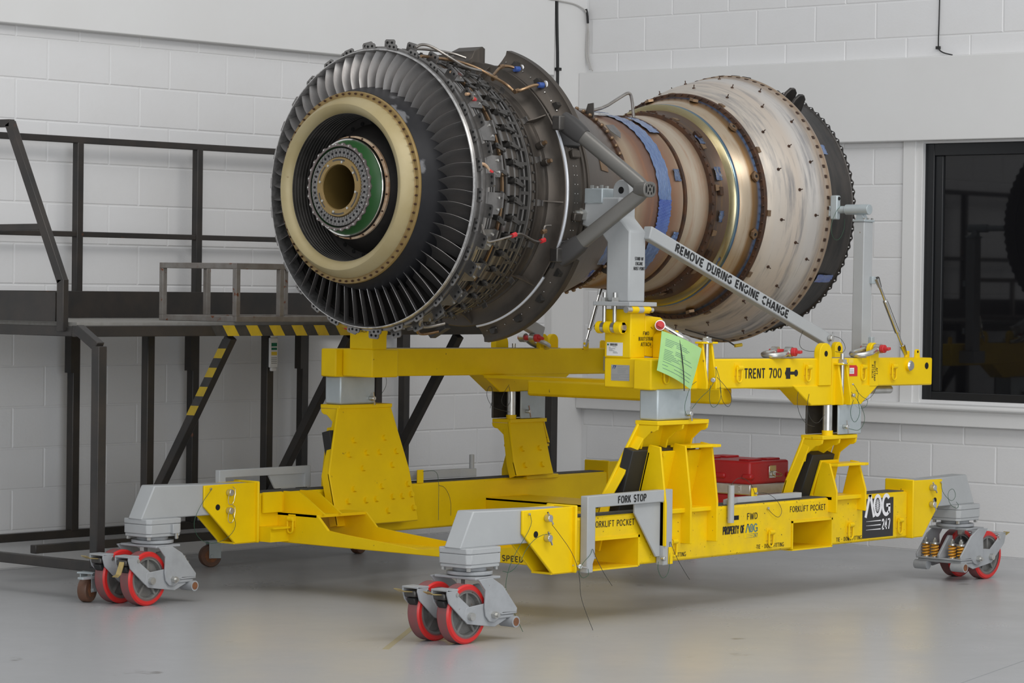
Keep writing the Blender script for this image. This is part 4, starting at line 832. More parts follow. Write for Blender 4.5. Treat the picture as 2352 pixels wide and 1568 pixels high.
lb = flat([(XL, -.798, 1.257), (XL, -.898, 1.257), (XL, -.898, 1.322), (XL, -.798, 1.322)], 'white_barcode_label', WHITELABEL, cr)
MB().cyl((XL - .0006, -.806, 1.311), (XL - .0012, -.806, 1.311), .005, n=16).build('label_dot', GREENDOT, lb, smooth=0)
random.seed(3); y = -.818
bars = MB()
while y > -.862:
    w_ = random.choice((.0012, .002, .0032)); bars.box(XL - .0012, XL - .0006, y - w_, y, 1.306, 1.317); y -= w_ + random.choice((.0012, .002))
bars.build('barcode', STENCIL, lb, smooth=0)
pl_ = MB()
for z, a, b in ((1.301, -.835, -.858), (1.297, -.812, -.822), (1.291, -.812, -.852), (1.286, -.812, -.835), (1.281, -.814, -.846), (1.276, -.838, -.862), (1.271, -.838, -.868)): pl_.box(XL - .0012, XL - .0006, b, a, z - .0011, z + .0011)
pl_.build('label_print', GREYINK, lb, smooth=0)
XP = -.7226
dp = flat([(XP, -.826, 1.136), (XP, -.940, 1.136), (XP, -.940, 1.213), (XP, -.826, 1.213)], 'data_plate', PLATE, cr)
pl_ = MB()
for z, a, b in ((1.205, -.866, -.90), (1.195, -.866, -.93), (1.187, -.866, -.918), (1.181, -.866, -.912), (1.175, -.866, -.916), (1.166, -.828, -.938), (1.161, -.830, -.885), (1.154, -.828, -.938), (1.149, -.830, -.875), (1.143, -.828, -.938)): pl_.box(XP - .0012, XP - .0006, b, a, z - .0010, z + .0010)
pl_.build('plate_print', GREYINK, dp, smooth=0)
MB().add([(XP - .001, a, b) for a, b in ((-.834, 1.194), (-.838, 1.194), (-.845, 1.210), (-.841, 1.210))], [(0, 1, 2, 3)]).add([(XP - .001, a, b) for a, b in ((-.845, 1.194), (-.849, 1.194), (-.858, 1.210), (-.838, 1.210), (-.838, 1.206), (-.850, 1.206))], [(0, 1, 2, 3, 4, 5)]).build('plate_logo', BLUEINK, dp, smooth=0)
for a, b in ((-.831, 1.208), (-.935, 1.208), (-.831, 1.141), (-.935, 1.141)): MB().cyl((XP - .0006, a, b), (XP - .002, a, b), .0025, n=8).build('plate_rivet', ZINC, dp)
lanyard(cr, [(-.33, -1.17, 1.20), (-.335, -1.175, 1.16), (-.38, -1.175, 1.10), (-.44, -1.16, 1.06), (-.50, -1.15, 1.0)]); lanyard(cr, [(-.325, -1.17, 1.20), (-.30, -1.175, 1.14), (-.28, -1.17, 1.05), (-.33, -1.16, 1.0), (-.37, -1.16, 1.04), (-.36, -1.16, 1.12)])
lanyard(cr, [(-.26, -1.12, 1.16), (-.22, -1.14, 1.12), (-.16, -1.15, 1.06), (-.19, -1.15, 1.0), (-.25, -1.15, 1.04), (-.255, -1.14, 1.11)], WIREB)
lanyard(cr, [(.87, -1.17, 1.11), (.91, -1.175, 1.07), (.90, -1.175, 1.03), (.94, -1.17, .96), (.90, -1.16, .90), (.85, -1.16, .96), (.87, -1.17, 1.03)])
lanyard(cr, [(.95, -1.13, 1.08), (1.0, -1.14, 1.04), (1.05, -1.14, 1.03), (1.04, -1.14, .99), (.97, -1.14, .98), (.93, -1.14, 1.0)]); lanyard(cr, [(1.02, -1.13, 1.02), (1.10, -1.13, 1.04), (1.17, -1.12, 1.10)], WIREB)
lanyard(cr, [(.66, -1.0, 1.41), (.60, -1.0, 1.32), (.66, -1.0, 1.28), (.80, -1.0, 1.28), (.86, -1.0, 1.30)], WIREB); lanyard(cr, [(.88, -1.03, 1.36), (.95, -1.03, 1.35), (1.0, -1.03, 1.30), (.97, -1.03, 1.27), (.90, -1.03, 1.28)], WIREB)
pin(cr, (.862, -1.168, 1.055), (0, -1, 0), .010, .015, False); pin(cr, (-.345, -1.168, 1.145), (-.9, -.4, 0), .012, .02, False)
for x, z in ((.865, 1.112), (-.328, 1.205)): MB().ball((x, -1.168, z), .006).build('lanyard_eye', ZINC, cr)
# ================================================================== SHACKLES (each one hangs or lies loose on the cradle)
def shackle(label, M, grp='bow shackles with red pins'):
    M = M @ Matrix.Scale(1.22, 4)
    t = thing('bow_shackle', label, 'shackle', tuple(M.translation), group=grp)
    pts = [(-.030, 0, 0), (-.030, .012, 0), (-.040, .05, 0), (-.046, .075, 0), (-.040, .105, 0), (-.020, .125, 0), (0, .130, 0), (.020, .125, 0), (.040, .105, 0), (.046, .075, 0), (.040, .05, 0), (.030, .012, 0), (.030, 0, 0)]
    MB().tube(pts, .0115, 10, smooth=1).cyl((-.046, -.003, 0), (-.016, -.003, 0), .021, n=20).cyl((.016, -.003, 0), (.046, -.003, 0), .021, n=20).tf(M).build('bow', ZINC, t)
    p = MB().cyl((-.058, -.003, 0), (.062, -.003, 0), .012, n=16).cyl((.046, -.003, 0), (.064, -.003, 0), .018, n=16).box(.062, .088, -.014, .008, -.006, .006).tf(M).build('pin', REDPIN, t, bevel=.002)
    return t
shackle('silver bow shackle with red pin on the lug holding the green paper', T((-.555, -1.0, 1.412)) @ Matrix(((-.8, .52, .30, 0), (-.6, -.69, -.40, 0), (0, -.50, .866, 0), (0, 0, 0, 1))))
shackle('silver bow shackle with red pin lying flat on the near cradle beam', T((.375, -1.062, 1.277)) @ RZ(-78) @ RX(180) @ RX(6))
shackle('silver bow shackle with red pin in the aft bootstrap lug', T((1.132, -1.107, 1.288)) @ RZ(-90) @ RX(180) @ RX(12))
shackle('bow shackle with red pin on the far cradle beam under the engine', T((.80, 1.0, 1.30)) @ RZ(-90) @ RX(-20))
shackle('bow shackle beside the far front block under the engine rim', T((-.66, .93, 1.36)) @ RZ(90) @ RX(15))
# ================================================================== GREEN DOCUMENT SLEEVE
gs = thing('document_sleeve', 'green form in a clear plastic sleeve hanging from the shackle', 'document', (-.65, -1.19, 1.1))
A, Bq, Cq, D = [Vector(p) for p in ((-.777, -1.178, 1.391), (-.475, -1.185, 1.303), (-.547, -1.185, 1.105), (-.817, -1.178, 1.202))]
def sheet(u, v, off=0):
    p = A * (1 - u) * (1 - v) + Bq * u * (1 - v) + Cq * u * v + D * (1 - u) * v
    return p + Vector((0, -.010 * math.sin(math.pi * u) - .006 * math.sin(2.2 * v + 1.5 * u) + off, .004 * math.sin(math.pi * u)))
def sheet_patch(u0, u1, v0, v1, nu, nv, o0, o1):
    mb = MB()
    for o in (o0, o1):
        vs_ = [sheet(u0 + (u1 - u0) * i / nu, v0 + (v1 - v0) * j / nv, o) for j in range(nv + 1) for i in range(nu + 1)]
        mb.add(vs_, [(j * (nu + 1) + i, j * (nu + 1) + i + 1, (j + 1) * (nu + 1) + i + 1, (j + 1) * (nu + 1) + i) for j in range(nv) for i in range(nu)])
    return mb
sheet_patch(0, 1, 0, 1, 16, 12, 0, .0012).build('green_form', PAPER, gs)
pr_ = MB()
for v, a, b in ((.16, .10, .50), (.20, .10, .62), (.24, .10, .30), (.24, .36, .70), (.28, .10, .28), (.28, .36, .66), (.32, .10, .26), (.38, .36, .60), (.42, .10, .30), (.42, .36, .62), (.46, .10, .28), (.46, .36, .80), (.50, .10, .34), (.54, .10, .40), (.54, .44, .86), (.58, .10, .48), (.62, .10, .52), (.66, .10, .30), (.72, .10, .90), (.80, .10, .24), (.80, .4, .9), (.88, .12, .9)):
    pr_.v += []; q = sheet_patch(a, b, v, v + .010, 6, 1, -.0006, -.0004); pr_.add(q.v, q.f)
pr_.build('form_print', TEALINK, gs, smooth=0)
MB().tube([(-.55, -1.02, 1.40), (-.57, -1.06, 1.39), (-.66, -1.19, 1.365), (-.648, -1.200, 1.29), (-.635, -1.205, 1.19), (-.622, -1.20, 1.10)], .0025, 6, smooth=1).build('cable_tie', RUBBER, gs)
# ================================================================== JET ENGINE
en = thing('jet_engine', 'bare turbofan core without nacelle resting on the yellow cradle', 'jet engine', (0, 0, 1.3), (0, TILT, 0))
ZE = 2.046
def lathe(name, prof, m, n=128, a0=0, a1=360, close=False, par=None, label=None):
    return MB().lathe(prof, n, a0, a1, ZE, 0, close).build(name, m, par or en, label=label)
def pol(x, R, deg): a = math.radians(deg); return Vector((x, R * math.cos(a), ZE + R * math.sin(a)))
def ringof(name, src, n, a0=0.0, par=None, only=None, jit=0):
    """copies a mesh built at angle 90 (radial = +Z, origin on the axis) round the engine"""
    par = par or en
    for k in range(n):
        ang = a0 + 360.0 * k / n
        if only and not only(ang % 360): continue
        link(src, name, None, par, T((0, 0, ZE)) @ RX(ang - 90 + (random.uniform(-jit, jit) if jit else 0)))
def proto(mb, m, name='p', smooth=35):
    me = mb.mesh(name, smooth); me.materials.append(m); return me
# ---- front hub, from the bore outwards
lathe('bore_tube', [(-1.80, .107), (-1.20, .100), (-1.20, .02)], BORE, 64)
lathe('bore_flange', [(-1.796, .106), (-1.803, .109), (-1.803, .141), (-1.790, .143), (-1.78, .13)], GOLD2, 96)
pb = proto(MB().cyl((-1.803, 0, .121), (-1.809, 0, .121), .0062, n=8).cyl((-1.809, 0, .121), (-1.811, 0, .121), .0035, n=8), ZINC); ringof('flange_screw', pb, 8, 12)
sl = proto(MB().lathe([(-1.8035, .126), (-1.8035, .134)], 8, 72, 108), DARK); ringof('flange_slot', sl, 6, 30)
lathe('curvic_ring', [(-1.788, .143), (-1.794, .146), (-1.794, .186), (-1.786, .192), (-1.76, .193)], STEEL, 96)
pb = proto(MB().cyl((-1.7935, 0, .166), (-1.7952, 0, .166), .0062, n=12), HOLE); ringof('ring_hole', pb, 40)
pb = proto(MB().box(-1.7965, -1.793, -.0042, .0042, .146, .156).box(-1.7965, -1.793, -.0042, .0042, .175, .184), STEEL); ringof('ring_tooth', pb, 60)
lathe('inner_green_ring', [(-1.775, .185), (-1.775, .205), (-1.70, .205)], GREENR, 96)  # ring in green primer behind the scalloped flange
NS = 30
pr1, pr2 = [], []
for i in range(NS * 6):
    a = 2 * math.pi * i / (NS * 6); r = .2085 + .0045 * math.cos(NS * a)
    pr1.append((r * math.cos(a), ZE + r * math.sin(a))); pr2.append((.1955 * math.cos(a), ZE + .1955 * math.sin(a)))
n_ = len(pr1)
def ring_prism(outer, inner, x0, x1):
    n = len(outer); mb = MB()
    vs_ = [(x0, *p) for p in outer] + [(x0, *p) for p in inner] + [(x1, *p) for p in outer] + [(x1, *p) for p in inner]; fs_ = []
    for i in range(n):
        j = (i + 1) % n
        fs_ += [(i, j, n + j, n + i), (2 * n + i, 3 * n + i, 3 * n + j, 2 * n + j), (i, 2 * n + i, 2 * n + j, j), (n + i, n + j, 3 * n + j, 3 * n + i)]
    return mb.add(vs_, fs_)
ring_prism(pr1, pr2, -1.799, -1.792).build('scalloped_flange', PINKR, en)
pb = proto(MB().cyl((-1.798, 0, .2045), (-1.803, 0, .2045), .0042, n=8), ZINC); ringof('flange_screw', pb, NS)
lathe('green_shroud', [(-1.792, .206), (-1.775, .210), (-1.745, .224), (-1.738, .232)], GREENR, 96)
lathe('polished_ring', [(-1.742, .225), (-1.744, .234), (-1.738, .239), (-1.728, .240), (-1.722, .236)], CHROME, 96)
lathe('cream_ring', [(-1.722, .228), (-1.722, .238), (-1.716, .248), (-1.705, .2485), (-1.70, .24)], CREAMR, 96)
pb = proto(MB().cyl((-1.718, 0, .2435), (-1.725, 0, .2435), .0040, n=8), RUSTBOLT); ringof('ring_bolt', pb, 18, 8)
lathe('cavity_wall', [(-1.70, .243), (-1.66, .262), (-1.62, .285), (-1.56, .315), (-1.555, .335), (-1.56, .362)], CAVITY, 96)
pb = proto(MB().cyl((-1.5635, 0, .325), (-1.5605, 0, .325), .010, n=14), HOLE); ringof('cavity_hole', pb, 30, 4)
lathe('labyrinth_wall', sum([[(-1.56 - .02 * k, .360), (-1.563 - .02 * k, .354), (-1.576 - .02 * k, .354), (-1.579 - .02 * k, .360)] for k in range(10)], []), DARK, 96)
lathe('nose_ring', [(-1.752, .354), (-1.762, .357), (-1.778, .366), (-1.792, .384), (-1.794, .398), (-1.790, .404), (-1.770, .418), (-1.748, .431), (-1.738, .435)], GOLD, 128)
lathe('nose_ring_flange', [(-1.738, .434), (-1.733, .440), (-1.733, .460), (-1.722, .463), (-1.715, .462)], GOLD2, 128)
pb = proto(MB().cyl((-1.733, 0, .4505), (-1.741, 0, .4505), .0055, n=6).cyl((-1.741, 0, .4505), (-1.746, 0, .4505), .0030, n=6), RUSTBOLT); ringof('flange_bolt', pb, 68)
lathe('spinner_drum', [(-1.718, .464), (-1.70, .468), (-1.65, .482), (-1.615, .490), (-1.56, .496), (-1.40, .498)], HUB, 128)
# ---- vane row
NBL = 60
def blade():
    ns, nc = 9, 9; rows = []
    for side in (1, -1):
        for i in range(ns):
            s_ = i / (ns - 1); R = .485 + (.665 - .485) * s_
            xl = -1.628 + .050 * s_ - .012 * math.sin(math.pi * s_); st_ = math.radians(44 - 3 * s_); ch = .118 + .020 * s_
            lean = .020 * math.sin(math.pi * s_) * .6
            for j in range(nc):
                t = j / (nc - 1); th = .0042 * (math.sin(math.pi * min(1, t * .95 + .05)) ** .6) * (1 if side > 0 else -1) * .5
                cam = .016 * math.sin(math.pi * t)
                ax = ch * t * math.cos(st_) + (cam + th) * math.sin(st_); tn_ = ch * t * math.sin(st_) - (cam + th) * math.cos(st_)
                rows.append((xl + ax, -tn_ + lean, R))
    n = ns * nc; fs_ = []
    for k in (0, n):
        for i in range(ns - 1):
            for j in range(nc - 1): fs_.append((k + i * nc + j, k + i * nc + j + 1, k + (i + 1) * nc + j + 1, k + (i + 1) * nc + j))
    for i in range(ns - 1):
        for j in (0, nc - 1): fs_.append((i * nc + j, (i + 1) * nc + j, n + (i + 1) * nc + j, n + i * nc + j))
    return MB().add(rows, fs_)
bme = proto(blade(), BLADE, 'vane'); ringof('vane', bme, NBL, 2)
lathe('vane_backing', [(-1.47, .49), (-1.47, .67)], CAVITY, 96)
lathe('front_rim', [(-1.50, .664), (-1.582, .668), (-1.588, .671), (-1.588, .675), (-1.58, .678)], RIMEDGE, 160)
# ---- compressor case
lathe('compressor_front_case', [(-1.58, .677), (-1.570, .681), (-1.564, .673), (-1.552, .673), (-1.550, .690), (-1.538, .690), (-1.536, .674), (-1.502, .669), (-1.500, .678), (-1.488, .678), (-1.486, .666), (-1.462, .663), (-1.460, .671), (-1.452, .671), (-1.450, .660), (-1.44, .658), (-1.438, .668), (-1.428, .668), (-1.426, .640)], STEEL, 160)
lathe('compressor_vane_case', [(-1.426, .640), (-1.335, .632), (-1.333, .655), (-1.322, .655), (-1.320, .628), (-1.225, .618), (-1.223, .645), (-1.210, .645), (-1.208, .612), (-1.135, .602), (-1.133, .624), (-1.118, .624), (-1.116, .600)], DARK, 160)
for x, R, m_ in ((-1.475, .672, PIPE), (-1.345, .648, COPPER), (-1.262, .652, STEEL), (-1.170, .634, STEEL), (-1.100, .612, STEEL)):
    lathe('unison_ring', [(x - .006, R - .012), (x - .006, R), (x + .006, R), (x + .006, R - .012)], m_, 128)
lathe('case_rear_flange', [(-1.116, .600), (-1.092, .598), (-1.090, .612), (-1.072, .612), (-1.070, .597), (-1.052, .595), (-1.050, .606), (-1.040, .606), (-1.038, .590)], DARK2, 160)
# lugs on the front flange
def lug(h, x, w_, name_m):
    mb = MB().prism([(-w_ / 2, .672), (w_ / 2, .672), (w_ / 2, .690 + h - .008), (w_ / 2 - .008, .690 + h), (-w_ / 2 + .008, .690 + h), (-w_ / 2, .690 + h - .008)], 'x', x, x + .006)
    return proto(mb, name_m)
l1 = lug(.016, -1.561, .064, STEEL); l2 = lug(.038, -1.500, .066, STEEL)
hz = proto(MB().cyl((-1.5615, -.014, .692), (-1.5625, -.014, .692), .0062, n=12).cyl((-1.5615, .014, .692), (-1.5625, .014, .692), .0062, n=12), HOLE)
hz2 = proto(MB().cyl((-1.5005, -.015, .712), (-1.5015, -.015, .712), .0065, n=12).cyl((-1.5005, .015, .712), (-1.5015, .015, .712), .0065, n=12), HOLE)
ringof('flange_lug', l1, 30, 3); ringof('lug_hole', hz, 30, 3); ringof('tall_flange_lug', l2, 30, 9); ringof('lug_hole', hz2, 30, 9)
# sheet brackets and actuator blocks between the lugs and the vane levers
pb = proto(MB().prism([(-1.485, -.052), (-1.40, -.052), (-1.385, -.02), (-1.385, .052), (-1.485, .052)], 'z', .670, .676).box(-1.395, -1.385, -.02, .052, .655, .690), STEEL); ringof('cover_bracket', pb, 24, 6)
pb = proto(MB().cyl((-1.41, -.028, .676), (-1.41, -.028, .683), .006, n=8).cyl((-1.41, .028, .676), (-1.41, .028, .683), .006, n=8), ZINC); ringof('bracket_screw', pb, 24, 6)
def lever(x, R, l, w_):
    m1 = MB().cyl((x, 0, R - .04), (x, 0, R + .012), .013, n=14).cyl((x, 0, R + .012), (x, 0, R + .018), .007, n=8)
    m1.prism([(x - .013, -.012), (x, -.014), (x + l, -.034), (x + l + .008, -.029), (x + l + .008, -.022), (x + l, -.017), (x + .012, .010), (x, .014), (x - .012, .010)], 'z', R + .006, R + .011)
    m1.cyl((x + l, -.026, R - .012), (x + l, -.026, R + .016), .005, n=8); return m1
pl1 = proto(lever(-1.385, .664, .045, .02), DARK); ringof('vane_lever', pl1, 36, 2)
pl2 = proto(lever(-1.270, .657, .055, .02), DARK); ringof('vane_lever', pl2, 46, 4)
pb = proto(MB().box(-1.318, -1.232, -.026, .022, .622, .650), DARK2); 
me = pb; ringof('spindle_block', me, 46, 0)
pb = proto(MB().box(-1.318, -1.3, -.030, .026, .645, .652), STEEL); ringof('spindle_clip', pb, 46, 0)
pb = proto(MB().cyl((-1.20, 0, .605), (-1.20, 0, .636), .009, n=10).box(-1.205, -1.14, -.008, .008, .628, .634), DARK); ringof('vane_lever', pb, 56, 1)
pb = proto(MB().cyl((-1.081, 0, .61), (-1.081, 0, .621), .0062, n=6), DARK); ringof('flange_bolt', pb, 84)
pb = proto(MB().box(-1.062, -1.02, -.016, .016, .596, .602).box(-1.024, -1.018, -.014, .014, .590, .626), STEEL); ringof('tab_bracket', pb, 18, 5)
# ---- intermediate case
lathe('intermediate_case', [(-1.04, .590), (-1.02, .582), (-.965, .572), (-.948, .578), (-.944, .588), (-.938, .588), (-.934, .578), (-.912, .600), (-.902, .630), (-.897, .660), (-.892, .664)], DARK2, 160)
pb = proto(MB().prism([(-1.02, .578), (-.91, .590), (-.895, .655), (-.94, .62), (-.985, .596)], 'y', -.003, .003), DARK2); ringof('case_rib', pb, 9, 24)
for a0, a1 in ((150, 206), (218, 262)): lathe('highlit_seal_band', [(-.894, .655), (-.8925, .668), (-.889, .672), (-.882, .672), (-.8785, .668), (-.877, .655)], BAND, 60, a0, a1)  # arcs cover only the highlit stretches; the highlight is in the colour
lathe('riveted_band', [(-.879, .660), (-.84, .658), (-.838, .652), (-.745, .648), (-.743, .656), (-.728, .656), (-.726, .644), (-.708, .642), (-.706, .650), (-.690, .650), (-.688, .634)], DARK2, 160)
pb = proto(MB().cyl((-.812, 0, .648), (-.812, 0, .6525), .0026, n=6).cyl((-.790, 0, .648), (-.790, 0, .652), .0026, n=6), CHROME)
ringof('rivet_pair', pb, 90, 0, only=lambda a: 130 < a < 250)
for dg in (163, 190): MB().box(-.825, -.765, -.020, .020, .650, .674).tf(T((0, 0, ZE)) @ RX(dg - 90)).build('band_bracket', DARK2, en, bevel=.006)
# split fairing ring (upper and lower arcs, open at the near side)
for a0, a1 in ((106, 153), (206, 263)):
    fr_ = lathe('fairing_ring', [(-.872, .655), (-.845, .690), (-.826, .722), (-.826, .744), (-.792, .747), (-.790, .735), (-.815, .715), (-.850, .655)], DARK2, 90, a0, a1, True)
    pk = proto(MB().prism([(-.022, .690), (.022, .690), (.010, .716), (-.010, .716)], 'x', -.858, -.824), DARK)
    for dg in range(int(a0) + 8, int(a1) - 4, 14): link(pk, 'fairing_pocket', None, fr_, T((0, 0, ZE)) @ RX(dg - 90)) if False else link(pk, 'fairing_pocket', None, en, T((0, 0, ZE)) @ RX(dg - 90))
    pv = proto(MB().cyl((-.848, 0, .690), (-.854, 0, .694), .0028, n=6), CHROME)
    for dg in range(int(a0) + 3, int(a1) - 2, 5): link(pv, 'fairing_rivet', None, en, T((0, 0, ZE)) @ RX(dg - 90))
MB().prism([(-1.06, 2.700), (-.93, 2.718), (-.90, 2.735), (-.88, 2.770), (-.82, 2.795), (-.80, 2.785), (-.80, 2.70)], 'y', -.02, .14).tf(T((.0, -.02, -.005))).build('top_fairing_plate', DARK2, en, bevel=.003)
MB().prism([(-1.42, 2.690), (-.99, 2.742), (-.985, 2.700), (-1.40, 2.66)], 'y', .02, .04).build('top_fairing_web', DARK2, en)
MB().prism([(-.20, 1.375), (-.10, 1.325), (-.08, 1.345), (-.12, 1.365), (-.18, 1.40)], 'x', -1.24, -1.20).build('drain_bracket', DARK, en, bevel=.002)
# ---- struts to the node by the near post
nd = Vector((-.762, -1.055, 2.064))
for dg, z_ in ((147, 2.385), (213, 1.742)):
    p0 = pol(-.845, .655, dg); p1 = pol(-.80, .70, dg)
    b0 = Vector((-.885, -.655, z_)); d = (nd - b0).normalized()
    s_ = MB(); loops = []
    r = d.cross(Vector((0, 0, 1))).normalized(); u = r.cross(d)
    for q, w_, h_ in ((b0 + d * .05, .030, .044), (b0 + d * .15, .030, .044), (nd - d * .05, .030, .042), (nd, .026, .034)):
        lp = []
        for k in range(16):
            a = 2 * math.pi * k / 16; c_, s2 = math.cos(a), math.sin(a)
            lp.append(q + r * (w_ * math.copysign(abs(c_) ** .6, c_)) + u * (h_ * .82 * math.copysign(abs(s2) ** .6, s2)))
        loops.append(lp)
    so = s_.loft(loops).build('mount_strut', STRUT, en)
    loops = []
    for q, w_, h_ in ((b0 - d * .035, .034, .050), (b0 + d * .02, .040, .058), (b0 + d * .09, .037, .052), (b0 + d * .11, .034, .046)):
        loops.append([q + r * (w_ * math.copysign(abs(math.cos(2 * math.pi * k / 16)) ** .5, math.cos(2 * math.pi * k / 16))) + u * (h_ * .85 * math.copysign(abs(math.sin(2 * math.pi * k / 16)) ** .5, math.sin(2 * math.pi * k / 16))) for k in range(16)])
    MB().loft(loops).build('strut_boot', BOOT, so)
    MB().bar(b0 + Vector((-.07, .015, .0)), b0 + Vector((.03, .01, 0)), .05, .07).build('strut_socket', DARK, so, bevel=.006)
    sg = 1 if dg < 180 else -1
    MB().box(-.875, -.745, -.075, .075, .640, .668).tf(T((0, 0, ZE)) @ RX(dg - 90 + 6 * sg)).build('strut_pad', BOOT, so, bevel=.004)
nv = Vector((-.02, -1, -.03)).normalized(); uu = nv.cross(Vector((0, 0, 1))).normalized(); vv = uu.cross(nv)
cap = MB().loft([[nd + nv * t + uu * (.047 * math.copysign(abs(math.cos(a)) ** .7, math.cos(a))) + vv * (.038 * math.copysign(abs(math.sin(a)) ** .7, math.sin(a))) for a in [2 * math.pi * k / 24 for k in range(24)]] for t in (-.045, .024)]).build('strut_node', STRUT, en, bevel=.003)
for a, b, ra, rb in ((0, 0, .007, .008), (-.012, .018, .0055, .007), (.012, .018, .0055, .007), (-.012, -.018, .0055, .007), (.012, -.018, .0055, .007), (-.028, 0, .006, .019), (.028, 0, .006, .019), (0, .023, .003, .004)):
    c_ = nd + nv * .0243 + uu * a + vv * b
    MB().add([c_ + uu * (ra * math.cos(2 * math.pi * k / 16)) + vv * (rb * math.sin(2 * math.pi * k / 16)) for k in range(16)], [tuple(range(16))]).build('node_hole', HOLE, cap, smooth=0)
# ---- cone case, hot section
lathe('intermediate_cone', [(-.688, .634), (-.66, .622), (-.50, .575), (-.35, .525), (-.22, .480), (-.19, .470)], CONE, 128)
MB().loft([[pol(x, R + o, dg) for x, R, dg in ((-.50, .576, 158), (-.41, .546, 158), (-.41, .546, 167), (-.50, .576, 167))] for o in (.001, .005)]).build('data_plate', NUTM, en)
lathe('cone_flange', [(-.195, .468), (-.192, .482), (-.168, .482), (-.166, .476), (-.150, .474), (-.148, .458)], BROWNFL, 128)
pb = proto(MB().ball((-.192, 0, .489), .0115, 8, (1.1, 1, 1)), NUTM); ringof('cone_nut', pb, 64, only=lambda a: a < 172 or a > 190)
lathe('combustion_case', [(-.150, .456), (-.12, .452), (-.07, .455), (-.03, .449), (.03, .449), (.05, .456), (.12, .456), (.20, .458), (.24, .452), (.30, .452), (.315, .456)], HOT, 128)
lathe('case_band', [(.318, .452), (.320, .466), (.338, .466), (.340, .455)], BROWNFL, 128)
lathe('combustion_rear_case', [(.340, .456), (.38, .464), (.44, .472), (.50, .476), (.52, .472)], HOT, 128)
lathe('dark_bolted_flange', [(.515, .472), (.517, .494), (.534, .496), (.550, .494), (.552, .478)], BROWNFL, 128)
pb = proto(MB().cyl((.524, 0, .490), (.524, 0, .502), .0070, n=6), RUSTBOLT); ringof('flange_nut', pb, 60)
lathe('turbine_inlet_case', [(.552, .478), (.58, .486), (.62, .502), (.640, .512)], BRWN, 128)
pb = proto(MB().box(.575, .605, -.022, .022, .488, .506), BROWNFL); ringof('case_bracket', pb, 9, 12)
pb = proto(MB().prism([(.545, -.018), (.580, -.012), (.580, .012), (.545, .018)], 'z', .498, .503), NUTM); ringof('case_tab', pb, 13, 4)
lathe('heat_blued_ring', [(.638, .508), (.645, .520), (.652, .538), (.660, .546), (.668, .544), (.672, .547), (.684, .549), (.692, .545), (.700, .536)], IRID, 160)
lathe('turbine_case', [(.698, .536), (.712, .548), (.745, .564), (.770, .576), (.780, .580), (.800, .589), (.818, .594)], BEIGE, 160)
pb = proto(MB().prism([(.788, -.030), (.812, -.012), (.812, .012), (.788, .030), (.766, .012), (.766, -.012)], 'z', .586, .600), NUTM); hb = proto(MB().cyl((.789, 0, .5995), (.789, 0, .6012), .009, n=14), HOLE)
ringof('igniter_boss', pb, 12, 15); ringof('boss_hole', hb, 12, 15)
lathe('brown_bolted_flange', [(.816, .592), (.818, .614), (.834, .617), (.846, .614), (.848, .602)], BROWNFL, 160)
pb = proto(MB().cyl((.822, 0, .608), (.808, 0, .608), .0062, n=6), RUSTBOLT); ringof('flange_nut', pb, 84)
pb = proto(MB().box(.842, .872, -.016, .016, .612, .622), NUTM); ringof('flange_clip', pb, 11, 20)
drp = [(.848, .602), (.87, .622), (.90, .638), (.94, .655), (.99, .674), (1.04, .690), (1.10, .705), (1.16, .717), (1.215, .725), (1.222, .7255)]
lathe('turbine_drum', drp, DRUM, 192)
lathe('drum_edge_band', [(1.222, .7255), (1.224, .732), (1.254, .735), (1.256, .742), (1.264, .742), (1.266, .725)], DRUM, 192)
pb = proto(MB().box(1.230, 1.248, -.0085, .0085, .730, .7375), BROWNFL); ringof('drum_clip', pb, 80)
def drum_r(x):
    for (a, ra), (b, rb) in zip(drp, drp[1:]):
        if a <= x <= b: return ra + (rb - ra) * (x - a) / (b - a)
    return .72
def stud(x):
    r = drum_r(x); return proto(MB().cyl((x, 0, r - .003), (x, 0, r + .004), .0085, n=12).cyl((x, 0, r + .004), (x, 0, r + .020), .0028, n=8), RUSTBOLT)
for x, n, a0 in ((.93, 16, 5), (1.04, 16, 16), (1.15, 16, 2)): ringof('drum_stud', stud(x), n, a0, jit=3)
lathe('aft_case', [(1.266, .724), (1.275, .700), (1.290, .672), (1.34, .668), (1.345, .664), (1.42, .667), (1.50, .672), (1.548, .678), (1.552, .684)], AFT, 160)
NS = 84; o_, i_ = [], []
for k in range(NS * 6):
    a = 2 * math.pi * k / (NS * 6); r = .6875 + .0055 * math.cos(NS * a); o_.append((r * math.cos(a), ZE + r * math.sin(a))); i_.append((.60 * math.cos(a), ZE + .60 * math.sin(a)))
ring_prism(o_, i_, 1.556, 1.566).build('scalloped_aft_flange', AFT, en)
pb = proto(MB().cyl((1.552, 0, .6865), (1.5558, 0, .6865), .0042, n=8), WHITECAP); ringof('flange_rivet', pb, NS)
lathe('aft_closure', [(1.56, .61), (1.57, .40), (1.56, .05)], CAVITY, 64)
for dy in (-.035, .035):
    MB().prism([(1.34, .660), (1.46, .660), (1.44, .745), (1.41, .768), (1.375, .766), (1.35, .735)], 'y', dy - .009, dy + .009).tf(T((0, 0, ZE)) @ RX(122 - 90)).build('aft_mount_lug', AFT, en, bevel=.004)
for dg in (88, 95, 101): MB().box(1.262, 1.30, -.02, .02, .725, .745).tf(T((0, 0, ZE)) @ RX(dg - 90)).build('aft_clip', AFT, en, bevel=.004)
